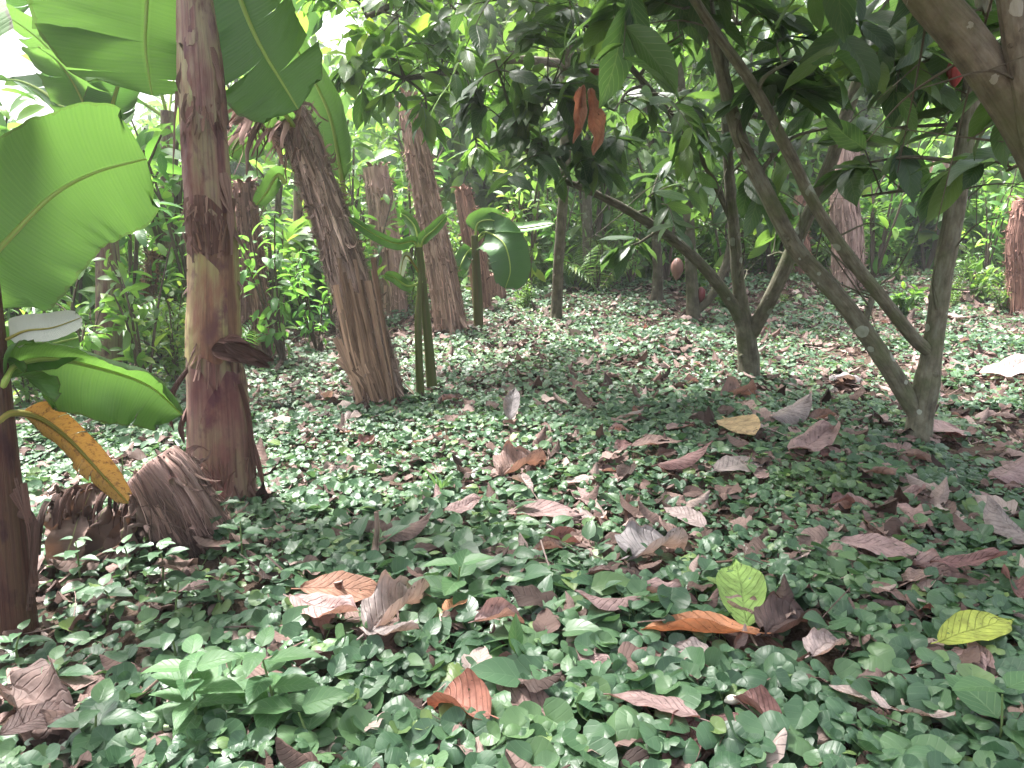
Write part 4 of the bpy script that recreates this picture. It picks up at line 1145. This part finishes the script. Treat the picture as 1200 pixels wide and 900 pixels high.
rpod(cJ, P(794, 302, yJ), .2, (.2, .11, .09), 'large brown cocoa pod')
yM = gb(770, 356)
cacao('thin dark cacao sapling with an upright bare stem in the mid background', [[(769, 360, yM, 8), (771, 320, yM, 6), (768, 270, yM, 5), (764, 180, yM, 4), (750, 80, yM, 3)]],
      [(760, 200, yM, .6, 5), (740, 110, yM, .7, 7), (790, 140, yM, .6, 5)], 104, (.5, .46, .4))
yL = 6.0
cacao('cacao tree in the upper middle with sunlit whorls of leaves over the dead trunks',
      [[(652, 372, yL + .8, 7), (655, 300, yL + .7, 6), (662, 200, yL + .5, 6), (664, 100, yL + .3, 8), (662, 0, yL, 9), (655, -150, yL, 7)],
       [(664, 75, yL + .2, 5), (600, 70, yL - .3, 4.5), (540, 82, yL - .7, 4), (475, 92, yL - 1, 3)],
       [(662, 0, yL, 5), (590, -20, yL - .3, 5), (500, -10, yL - .8, 4), (430, 20, yL - 1, 3)]],
      [(472, 92, 4.9, .28, 6), (430, 60, 4.9, .3, 5), (520, 60, 5.1, .35, 6), (470, 20, 4.9, .35, 6), (420, 110, 5.0, .25, 4), (540, 20, 5.2, .4, 6), (500, 140, 5.0, .18, 3), (580, 110, 5.4, .35, 5), (400, -10, 4.9, .4, 5), (500, -60, 5, .5, 6), (560, 180, 5.6, .3, 3)],
      105, (.75, .68, .6), mat='shrub', lcol=(.85, .85, .75), leafL=(.12, .27))
cL = [o for o in COL.objects if o.get('label', '').startswith('cacao tree in the upper middle')][0]
mb = MB(); R = np.random.default_rng(6)
for q in range(9):
    d = np.array([R.normal(0, .7), R.normal(0, .4), R.normal(-.1, .6)])
    stamp(mb, LT[q % 3], [P(420 + R.normal(0, 14), 45 + R.normal(0, 16), 4.85)], [d], [np.array([0, -.6, .8])], [R.uniform(.12, .24)])
o = mb.build('yellow_leaf', M['shrub'], cL, np.array(cL.location)); o.color = (4.2, 2.9, 1.6, 1); o['label'] = 'yellowing leaves at the end of the left limb'
cN = cacao('cacao tree just outside the right edge, its thick limb crossing the upper right corner',
      [[(1330, 760, 2.1, 34), (1310, 560, 2.1, 29), (1285, 380, 2.1, 25), (1250, 260, 2.1, 23), (1212, 175, 2.1, 21), (1175, 110, 2.1, 21), (1138, 55, 2.1, 22), (1095, 5, 2.1, 21), (1040, -70, 2.1, 19), (960, -200, 2.1, 16), (900, -360, 2.1, 10)],
       [(1262, 310, 2.1, 17), (1228, 210, 2.05, 15), (1204, 120, 2.05, 14), (1190, 50, 2.05, 13), (1180, -30, 2.05, 13), (1165, -200, 2.0, 12), (1150, -400, 2.0, 8)]],
      [(1230, 60, 2.2, .25, 3), (1000, -300, 2.0, .5, 6), (1150, -380, 1.9, .6, 7), (880, -420, 1.8, .6, 7), (1280, -300, 2.0, .6, 6), (1080, -560, 1.6, .6, 6), (1180, 200, 2.6, .15, 2), (1110, -40, 2.4, .3, 4)] + [over(*q) for q in ((-.2, 1.5, 2.9), (.5, 1.7, 2.9), (-.9, 1.3, 2.8), (1.1, 1.6, 2.8), (.2, .8, 2.7), (-.5, .6, 2.7), (1.2, 2.4, 2.9))], 106, (1.15, 1.0, .88))  # overhead blobs are unseen, added to keep sun off the foreground


# ------------------------------------------------------------------ small plants in the foreground
def weed(px, py, h, pairs, L, label, seed, mat='weed', lean=(0, 0), lt=None, cat='small plant'):
    R = np.random.default_rng(seed); b = G(px, py); root = thing('weed', label, cat, b, 'weeds standing above the ground cover')
    lt = lt or leaf_t(10, 6, prof_ovate, .55, .2, .5, rib=.008, nv=6, wav=.05, seed=seed)
    st, lv = MB(), MB()
    top = b + np.array([lean[0], lean[1], h])
    path = spline(np.array([b, (b + top) / 2 + R.normal(0, .01, 3), top]), 20)
    tube(st, path[::3], np.linspace(.0035, .0018, len(path[::3])), 6, 14)
    for k in range(pairs):
        t = .35 + .65 * (k / max(pairs - 1, 1)) if pairs > 1 else 1; i = min(int(t * 19), 19)
        a = k * PI / 2 + R.uniform(-.3, .3); s = 1 if k < pairs - 1 else .7
        for g in (0, PI):
            d = np.array([math.cos(a + g), math.sin(a + g), R.uniform(.0, .45)])
            stamp(lv, lt, [path[i] + d * .008], [d], [np.array([0, 0, 1.]) + R.normal(0, .15, 3)], [L * s * R.uniform(.8, 1.1)])
    st.build('stem', M['greenstem'], root, b); lv.build('foliage', M[mat], root, b)
    return root


for i, w in enumerate([
    (232, 872, .17, 8, .085, 'pale green broad leaved weed at the bottom left, leftmost of the bright pair'),
    (312, 862, .17, 8, .095, 'pale green broad leaved weed right of its bright twin at the bottom left'),
    (352, 890, .10, 3, .13, 'low wide leaved weed at the bottom edge below the bright pair'),
    (540, 720, .13, 3, .12, 'green sapling with one broad pointed leaf beside the orange leaf tip'),
    (190, 700, .14, 5, .06, 'slender grey green weed in front of the banana stump'),
    (150, 690, .12, 4, .06, 'small weed left of the banana stump in deep shade'),
    (255, 640, .15, 4, .07, 'lobed weed at the foot of the front banana trunk'),
    (285, 660, .13, 4, .06, 'weed on the right foot of the front banana trunk'),
    (1165, 880, .12, 3, .13, 'broad leaved weed in the bottom right corner'),
    (150, 600, .20, 4, .07, 'thin stalked weed behind the dying yellow leaf'),
    (30, 790, .10, 4, .07, 'dark weed at the foot of the left banana stem'),
    (880, 560, .10, 3, .07, 'green seedling below the yellow tan fallen leaf'),
    (1030, 575, .09, 4, .09, 'cluster of pointed leaves left of the front cacao foot'),
    (1120, 455, .10, 3, .09, 'seedling with pointed leaves right of the front cacao trunk'),
    (350, 700, .07, 3, .06, 'small round leaved weed left of the broad brown leaf'),
    (95, 690, .14, 5, .06, 'tall shaded weed between the left banana stem and the stump'),
    (125, 735, .10, 4, .07, 'shaded weed under the stump, on bare dark ground'),
    (215, 735, .12, 5, .06, 'leafy weed below the small pinkish leaf piece'),
    (70, 830, .10, 4, .08, 'dark leafy weed by the dead leaves in the bottom left corner'),
    (265, 720, .11, 5, .055, 'small leaved weed left of the broad flat brown leaf'),
    (120, 890, .10, 4, .09, 'shaded broad weed at the bottom edge near the left corner'),
    (205, 790, .10, 4, .075, 'shaded green weed left of the bright pair at the bottom')]):
    weed(*w, seed=200 + i, mat='weed' if i in (0, 1, 2, 3, 8, 11, 12, 13) else 'cover', cat='weed')
b = G(604, 780); rr = thing('seedling', 'tiny seedling with one upright bright green blade', 'seedling', b)
mb = MB(); stamp(mb, leaf_t(10, 4, prof_lance, .38, .4, .25), [b + np.array([0, 0, .03])], [(0.02, .15, 1)], [(0.1, -1, .2)], [.085]); mb.build('leaf', M['weed'], rr, b)
mb = MB(); tube(mb, [b, b + np.array([0, .003, .035])], [.002, .002], 6, 4); mb.build('stem', M['greenstem'], rr, b)
b = G(517, 585); rr = thing('grass_tuft', 'upright tuft of bright green grass blades in the middle of the ground cover', 'grass tuft', b)
mb = MB()
for q in range(7):
    d = np.array([random.gauss(0, .25), random.gauss(0, .2), 1]); t = np.linspace(0, 1, 9)[:, None]; ln = random.uniform(.08, .2)
    ribbon(mb, b + d * ln * t + np.array([d[0], d[1], -.3]) * ln * .7 * t ** 3, .006 * (1 - t[:, 0] ** 2) + .0006, np.array([0, -1, .3]), 2)
mb.build('blade', M['weed'], rr, b)


def stick(pts, r, label, col=(1, 1, 1)):
    p = np.array(pts); mb = MB(); tube(mb, p, np.linspace(r, r * .6, len(p)), 8, 20, disp=lambda th, l: 1 + .3 * (vn(th, l * 30, 4) - .5))
    tube(mb, [p[1], p[1] + np.array([.03, .01, .015])], [r * .5, r * .2], 6, 5)
    o = mb.build('fallen_twig', M['shag'], None); o.color = (*col, 1)
    # keep the origin at the twig
    c = p.mean(0); me = o.data; me.transform(Matrix.Translation(-Vector(c))); o.location = Vector(c)
    tag(o, label, 'twig', 'fallen twigs')


stick([G(438, 660, .02), G(440, 640, .06), G(442, 620, .12), G(441, 600, .17)], .010, 'pale dry stalk standing upright left of the clearing', (1.5, 1.45, 1.35))
stick([G(835, 880, .03), G(870, 866, .04), G(900, 850, .05)], .005, 'thin curved brown twig below the dark red leaf', (.6, .5, .42))
stick([G(800, 662, .03), G(850, 658, .05), G(880, 655, .05), G(940, 668, .04)], .004, 'thin straight twig above the green ribbed leaf', (1, .8, .7))
stick([G(895, 748, .02), G(935, 775, .03), G(985, 812, .03)], .010, 'dark rotting stick beside the pale pink folded leaf', (.5, .35, .3))
stick([G(110, 870, .02), G(160, 820, .05), G(205, 780, .09)], .004, 'thin pale twig in the lower left shade', (1.1, 1, .9))
stick([G(60, 690, .03), G(100, 660, .06), G(140, 640, .12)], .005, 'crooked twig under the banana stump', (.7, .55, .48))
stick([G(950, 640, .02), G(1040, 600, .03), G(1150, 585, .03)], .003, 'long thin twig on the ground below the front cacao tree', (1, .8, .7))

# white bud
b = G(858, 822, .05); mb = MB(); t = np.linspace(0, 1, 8)
tube(mb, np.column_stack([t * .03 - .015, 0 * t, .004 * np.sin(t * 3)]) + b, .009 * np.sin(PI * np.clip(t, .03, .97)) ** .6, 14, 16, disp=lambda th, l: 1 + .06 * np.cos(th * 5))
k = NT('white_bud'); M['bud'] = k.finish((.75, .72, .6), .5)
o = mb.build('flower_bud', M['bud'], None, b); o.location = Vector(b); tag(o, 'small white bud resting on the tip of the dark red leaf', 'flower bud')

cover()

# ------------------------------------------------------------------ background shrubs and trees
RB = np.random.default_rng(77)
SLT = [leaf_t(5, 2, prof_cacao, .36, .25, .7), leaf_t(5, 2, prof_ovate, .5, .25, .6), leaf_t(5, 2, prof_lance, .25, .25, .8)]


def shrub_proto(kind, seed):
    """returns (stem mesh, foliage mesh) about 1 m tall"""
    R = np.random.default_rng(seed); st, lv = MB(), MB()
    ns = {'broad': 7, 'fine': 10, 'fern': 9, 'tall': 5, 'wisp': 5}[kind]
    for s in range(ns):
        az = R.uniform(0, 2 * PI); sp = R.uniform(.05, .45) if kind != 'fern' else R.uniform(.35, .7)
        h = R.uniform(.55, 1.05) if kind != 'fern' else R.uniform(.4, .7)
        if kind == 'wisp': sp *= .7; h *= 1.15
        e = np.array([math.cos(az) * sp, math.sin(az) * sp, h]); m = e * .5 + np.array([0, 0, .12]) + R.normal(0, .03, 3)
        path = spline(np.array([np.zeros(3), m, e]), 16)
        tube(st, path[::3], np.linspace(.011, .004, len(path[::3])), 5, 9, cap=False)
        n = {'broad': 22, 'fine': 46, 'fern': 44, 'tall': 26, 'wisp': 24}[kind]
        O, D, N, L = [], [], [], []
        for j in range(n):
            t = R.uniform(.2, 1) if kind != 'fern' else .12 + .88 * j / n
            i = min(int(t * 15), 14); tw = nrm(path[i + 1] - path[i])
            if kind == 'fern':
                sd = nrm(np.cross(tw, [0, 0, 1.]) + 1e-4) * (1 if j % 2 else -1)
                d = sd + tw * .35 + np.array([0, 0, -.25]); o = path[i]; ln = .26 * math.sin(PI * min(.97, .15 + .8 * t)) + .03
                nn = np.array([0, 0, 1.]) + R.normal(0, .1, 3)
            else:
                d = R.normal(0, .8, 3) + tw * .4 + np.array([e[0], e[1], -.25]) ; o = path[i] + nrm(d) * R.uniform(.01, .12 if kind == 'fine' else .06)
                ln = {'broad': R.uniform(.14, .30), 'fine': R.uniform(.05, .11), 'tall': R.uniform(.16, .34), 'wisp': R.uniform(.06, .16)}[kind]
                nn = np.array([0, 0, 1.]) + R.normal(0, .4, 3)
            O.append(o); D.append(d); N.append(nn); L.append(ln)
        stamp(lv, SLT[{'broad': 1, 'fine': 1, 'fern': 2, 'tall': 0, 'wisp': 0}[kind]], np.array(O), np.array(D), np.array(N), np.array(L), W=(np.full(n, .55) if kind == 'fern' else None))
    ms = mesh_np('stem', np.concatenate(st.V), np.concatenate(st.Q), np.concatenate(st.U)); ms.materials.append(M['twig'])
    ml = mesh_np('foliage', np.concatenate(lv.V), np.concatenate(lv.Q), np.concatenate(lv.U)); ml.materials.append(M['shrub'])
    return ms, ml


SP = {k: [shrub_proto(k, 300 + 10 * i + j) for j in range(3)] for i, k in enumerate(('broad', 'fine', 'fern', 'tall', 'wisp'))}
SLAB = {'wisp': 'wispy thin stemmed sapling with sparse small leaves in the undergrowth', 'broad': 'bushy shrub with broad oval leaves in the undergrowth behind the clearing', 'fine': 'low bush with many small leaves in the undergrowth behind the clearing',
        'fern': 'feathery leaved plant with narrow drooping leaflets in the undergrowth', 'tall': 'young sapling with long pointed leaves in the undergrowth behind the clearing'}


def shrub(x, y, kind, scale, tint):
    ms, ml = random.choice(SP[kind])
    r = thing('shrub', SLAB[kind], 'shrub', (x, y, hz(x, y) - .03), 'shrubs in the undergrowth')
    r.rotation_euler.z = random.uniform(0, 6.28); r.scale = (scale, scale, scale)
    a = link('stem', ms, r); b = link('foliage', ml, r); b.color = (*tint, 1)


random.seed(21)
n = 0
while n < 130:
    px = random.uniform(-150, 1350); Y = random.uniform(5.0, 13)
    x = (px - 600) / F * Y
    # clearing stays open
    edge = 5.2 if px < 200 else 5.2 + (px - 200) / 300 * 3.0 if px < 500 else 8.6 if px < 820 else 9.6
    if Y < edge: continue
    if px < 230 and Y < 5: continue
    kind = random.choice(['broad', 'wisp', 'fine', 'tall', 'wisp', 'fern'] if px < 620 else ['broad', 'fine', 'wisp', 'fern', 'tall', 'wisp'])
    sc_ = random.uniform(.8, 1.5) if Y > edge + .8 else random.uniform(.5, .8)
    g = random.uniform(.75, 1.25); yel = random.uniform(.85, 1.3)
    if px > 560 and px < 900: g *= .75  # darker tint in the middle paints shade into the leaves
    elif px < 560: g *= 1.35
    else: g *= 1.25  # left and right foliage tinted lighter, standing in for sun
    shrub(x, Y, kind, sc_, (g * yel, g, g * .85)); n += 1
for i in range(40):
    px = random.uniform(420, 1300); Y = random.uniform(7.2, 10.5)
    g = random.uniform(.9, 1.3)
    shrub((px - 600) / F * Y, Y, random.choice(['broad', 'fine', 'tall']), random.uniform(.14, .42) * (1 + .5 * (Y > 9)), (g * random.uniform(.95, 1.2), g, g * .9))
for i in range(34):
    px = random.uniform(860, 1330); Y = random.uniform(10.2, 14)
    g = random.uniform(1.1, 1.6)  # hillside leaves tinted lighter to look sunlit
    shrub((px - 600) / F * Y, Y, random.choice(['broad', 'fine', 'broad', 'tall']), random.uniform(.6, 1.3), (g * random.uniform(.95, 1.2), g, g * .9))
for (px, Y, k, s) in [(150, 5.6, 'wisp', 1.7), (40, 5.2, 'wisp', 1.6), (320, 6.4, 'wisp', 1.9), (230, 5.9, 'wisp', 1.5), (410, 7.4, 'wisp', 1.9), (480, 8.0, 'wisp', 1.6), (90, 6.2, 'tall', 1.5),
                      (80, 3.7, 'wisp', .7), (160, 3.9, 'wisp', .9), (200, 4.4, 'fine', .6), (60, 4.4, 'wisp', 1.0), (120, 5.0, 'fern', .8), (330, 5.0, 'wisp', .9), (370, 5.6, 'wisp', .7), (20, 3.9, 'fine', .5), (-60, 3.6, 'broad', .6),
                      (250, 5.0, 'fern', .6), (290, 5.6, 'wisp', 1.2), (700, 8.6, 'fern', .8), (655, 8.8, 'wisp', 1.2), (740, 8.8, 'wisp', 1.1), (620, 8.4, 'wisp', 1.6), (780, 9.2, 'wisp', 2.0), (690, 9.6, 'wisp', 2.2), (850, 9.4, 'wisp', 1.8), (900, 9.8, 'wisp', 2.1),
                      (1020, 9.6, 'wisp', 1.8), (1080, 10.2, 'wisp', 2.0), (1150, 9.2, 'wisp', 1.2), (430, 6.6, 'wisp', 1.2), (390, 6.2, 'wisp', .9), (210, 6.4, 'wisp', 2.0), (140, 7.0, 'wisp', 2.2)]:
    shrub((px - 600) / F * Y, Y, k, s, (1.45 * random.uniform(.8, 1.2), 1.45 * random.uniform(.85, 1.15), 1.35))  # foliage tint raised in place of missing sunlight


def tree_proto(seed):
    R = np.random.default_rng(seed); st, lv = MB(), MB(); h = 4.2
    path = spline(np.array([[0, 0, -.1], [R.normal(0, .15), R.normal(0, .1), h * .4], [R.normal(0, .3), R.normal(0, .2), h]]), 20)
    tube(st, path[::3], np.linspace(.07, .02, len(path[::3])), 9, 24)
    for b in range(26):
        i = R.integers(5, 20); az = R.uniform(0, 2 * PI); ln = R.uniform(.5, 1.4)
        e = path[i] + np.array([math.cos(az) * ln, math.sin(az) * ln, R.uniform(-.2, .6)])
        br = spline(np.array([path[i], (path[i] + e) / 2 + np.array([0, 0, .2]), e]), 10)
        tube(st, br[::3], np.linspace(.018, .006, 4), 5, 8, cap=False)
        n = 55
        t = R.uniform(.25, 1, n); o = br[np.clip((t * 9).astype(int), 0, 9)] + R.normal(0, .2, (n, 3)) * np.array([1, 1, .7])
        d = R.normal(0, .7, (n, 3)) + np.array([math.cos(az) * .4, math.sin(az) * .4, -.45])
        stamp(lv, SLT[R.integers(0, 2)], o, d, np.array([0, 0, 1.]) + R.normal(0, .4, (n, 3)), R.uniform(.14, .30, n))
    ms = mesh_np('trunk', np.concatenate(st.V), np.concatenate(st.Q), np.concatenate(st.U)); ms.materials.append(M['bark'])
    ml = mesh_np('crown', np.concatenate(lv.V), np.concatenate(lv.Q), np.concatenate(lv.U)); ml.materials.append(M['shrub'])
    return ms, ml


TP = [tree_proto(400 + i) for i in range(4)]
random.seed(33)
TREES = [(690, 9.2), (625, 11), (860, 10.5), (930, 13), (1290, 11), (560, 11.5), (480, 12.5), (1000, 13.5), (820, 13), (700, 13.5),
         (280, 14), (600, 14.5), (1160, 15)]
for (px, Y) in TREES:
    x = (px - 600) / F * Y
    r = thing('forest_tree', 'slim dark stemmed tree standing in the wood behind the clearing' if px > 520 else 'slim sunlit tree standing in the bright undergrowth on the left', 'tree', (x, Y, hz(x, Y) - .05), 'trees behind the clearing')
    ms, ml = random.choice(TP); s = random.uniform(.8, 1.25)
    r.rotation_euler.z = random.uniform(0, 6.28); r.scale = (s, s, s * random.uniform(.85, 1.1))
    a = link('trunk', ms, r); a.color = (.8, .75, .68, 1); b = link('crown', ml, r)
    g = random.uniform(.7, 1.1) * (1.15 if px < 520 else .85); b.color = (g * random.uniform(.9, 1.2), g, g * .8, 1)  # crowns lighter on the left, darker elsewhere: sun and shade in the tint


def forest():
    mb = MB(); R = np.random.default_rng(90); n = 42000
    Y = 13 + 15 * R.random(n) ** .8; x = (R.random(n) * 2 - 1) * (.85 * Y + 3)
    dens = fbm(x * .5, Y * .5, 12, 2)
    hmax = 2.0 + 7 * dens + .12 * (Y - 13)
    hmax = hmax * (1 - .8 * np.exp(-((x / Y + .55) / .24) ** 2)) * (1 - .5 * np.exp(-((x / Y + .17) / .08) ** 2)) * (1 - .5 * sstep(.25, .5, x / Y))        # opening to the sky on the left
    z = hz(x, Y) + hmax * R.random(n)
    cl = np.stack([x, Y, z], 1)
    d = R.normal(0, .8, (n, 3)) + np.array([0, 0, -.4])
    for t in range(3):
        s = np.arange(n) % 3 == t
        stamp(mb, SLT[t], cl[s], d[s], np.array([0, 0, 1.]) + R.normal(0, .4, (s.sum(), 3)), R.uniform(.22, .5, s.sum()))
    o = mb.build('forest', M['shrub']); o.color = (.95, 1., .85, 1)
    tag(o, 'far off wood and hillside foliage closing the view behind everything', 'forest', kind='stuff')
    # low undergrowth on the ground before it
    mb = MB(); n = 26000
    Y = 7 + 11 * R.random(n); x = (R.random(n) * 2 - 1) * (.8 * Y + 2); u = x / Y
    edge = np.where(u < -.44, 5.0, np.where(u < -.1, 5.2 + (u + .44) * 9, np.where(u < .25, 8.8, 10.2)))
    k = (Y > edge) & (fbm(x * .9, Y * .9, 14, 2) > .36); x, Y = x[k], Y[k]; n = len(x)
    z = hz(x, Y) + .55 * R.random(n) ** 1.3
    d = R.normal(0, .8, (n, 3)) + np.array([0, -.2, -.15])
    for t in range(3):
        s = np.arange(n) % 3 == t
        stamp(mb, SLT[t], np.stack([x, Y, z], 1)[s], d[s], np.array([0, -.2, 1.]) + R.normal(0, .4, (s.sum(), 3)), R.uniform(.08, .22, s.sum()))
    o = mb.build('undergrowth', M['shrub']); o.color = (1.05, 1.05, .95, 1)
    tag(o, 'low tangled green undergrowth along the far edge of the clearing', 'undergrowth', kind='stuff')


forest()

# ------------------------------------------------------------------ haze, added also for the look of veiling glare
HAZE = .0045
def haze():
    lo = np.array([-64., -31., -1.5]); hi = np.array([64., 66., 21.])
    V = np.array([[(lo, hi)[i][0], (lo, hi)[j][1], (lo, hi)[k][2]] for i in (0, 1) for j in (0, 1) for k in (0, 1)])
    Q = np.array([[0, 1, 3, 2], [4, 6, 7, 5], [0, 4, 5, 1], [2, 3, 7, 6], [0, 2, 6, 4], [1, 5, 7, 3]])
    k = NT('haze'); v = k.n('ShaderNodeVolumePrincipled'); v.inputs['Color'].default_value = (.95, .97, 1, 1); v.inputs['Density'].default_value = HAZE
    v.inputs['Anisotropy'].default_value = .4
    k.t.links.new(v.outputs[0], k.out.inputs['Volume'])
    me = mesh_np('haze', V, Q); me.materials.append(k.m)
    tag(link('haze', me), 'thin haze added in the grove air, standing in for veiling glare', 'haze', kind='stuff')


haze()

# ------------------------------------------------------------------ light, sky, camera
SUN_EL, SUN_AZ = math.radians(64), math.radians(-48)      # azimuth from +Y, negative = left
sd = Vector((math.sin(SUN_AZ) * math.cos(SUN_EL), math.cos(SUN_AZ) * math.cos(SUN_EL), math.sin(SUN_EL)))
ld = bpy.data.lights.new('sun', 'SUN'); ld.energy = 4.8; ld.angle = math.radians(9); ld.color = (1, .97, .93)
lo = bpy.data.objects.new('sun', ld); COL.objects.link(lo); lo.rotation_euler = (-sd).to_track_quat('-Z', 'Y').to_euler()
w = bpy.data.worlds.new('World'); sc.world = w; w.use_nodes = True; nt = w.node_tree; nt.nodes.clear()
sky = nt.nodes.new('ShaderNodeTexSky'); sky.sky_type = 'NISHITA'; sky.sun_disc = False; sky.sun_elevation = SUN_EL; sky.sun_rotation = SUN_AZ
sky.dust_density = 6; sky.air_density = 1.0; sky.ozone_density = 1
hs = nt.nodes.new('ShaderNodeHueSaturation'); hs.inputs['Saturation'].default_value = .45
bg = nt.nodes.new('ShaderNodeBackground'); bg.inputs['Strength'].default_value = .12
out = nt.nodes.new('ShaderNodeOutputWorld')
nt.links.new(sky.outputs[0], hs.inputs['Color']); nt.links.new(hs.outputs[0], bg.inputs[0]); nt.links.new(bg.outputs[0], out.inputs[0])

cd = bpy.data.cameras.new('camera'); cd.sensor_width = 36; cd.lens = 36 * F / 1200; cd.clip_end = 500; cd.clip_start = .02
co = bpy.data.objects.new('camera', cd); COL.objects.link(co); co.location = (0, 0, CAMH); co.rotation_euler = (PI / 2 - PITCH, 0, 0)
sc.camera = co
sc.view_settings.view_transform = 'Standard'; sc.view_settings.look = 'None'; sc.view_settings.gamma = 1; sc.view_settings.use_curve_mapping = False
sc.view_settings.exposure = 2.05
sc.render.engine = 'CYCLES'
cy = sc.cycles
cy.use_denoising = True; cy.denoiser = 'OPENIMAGEDENOISE'
cy.max_bounces = 6; cy.diffuse_bounces = 4; cy.glossy_bounces = 2; cy.transmission_bounces = 4; cy.transparent_max_bounces = 8
cy.caustics_reflective = False; cy.caustics_refractive = False; cy.sample_clamp_indirect = 6
cy.use_adaptive_sampling = True; cy.adaptive_threshold = .02
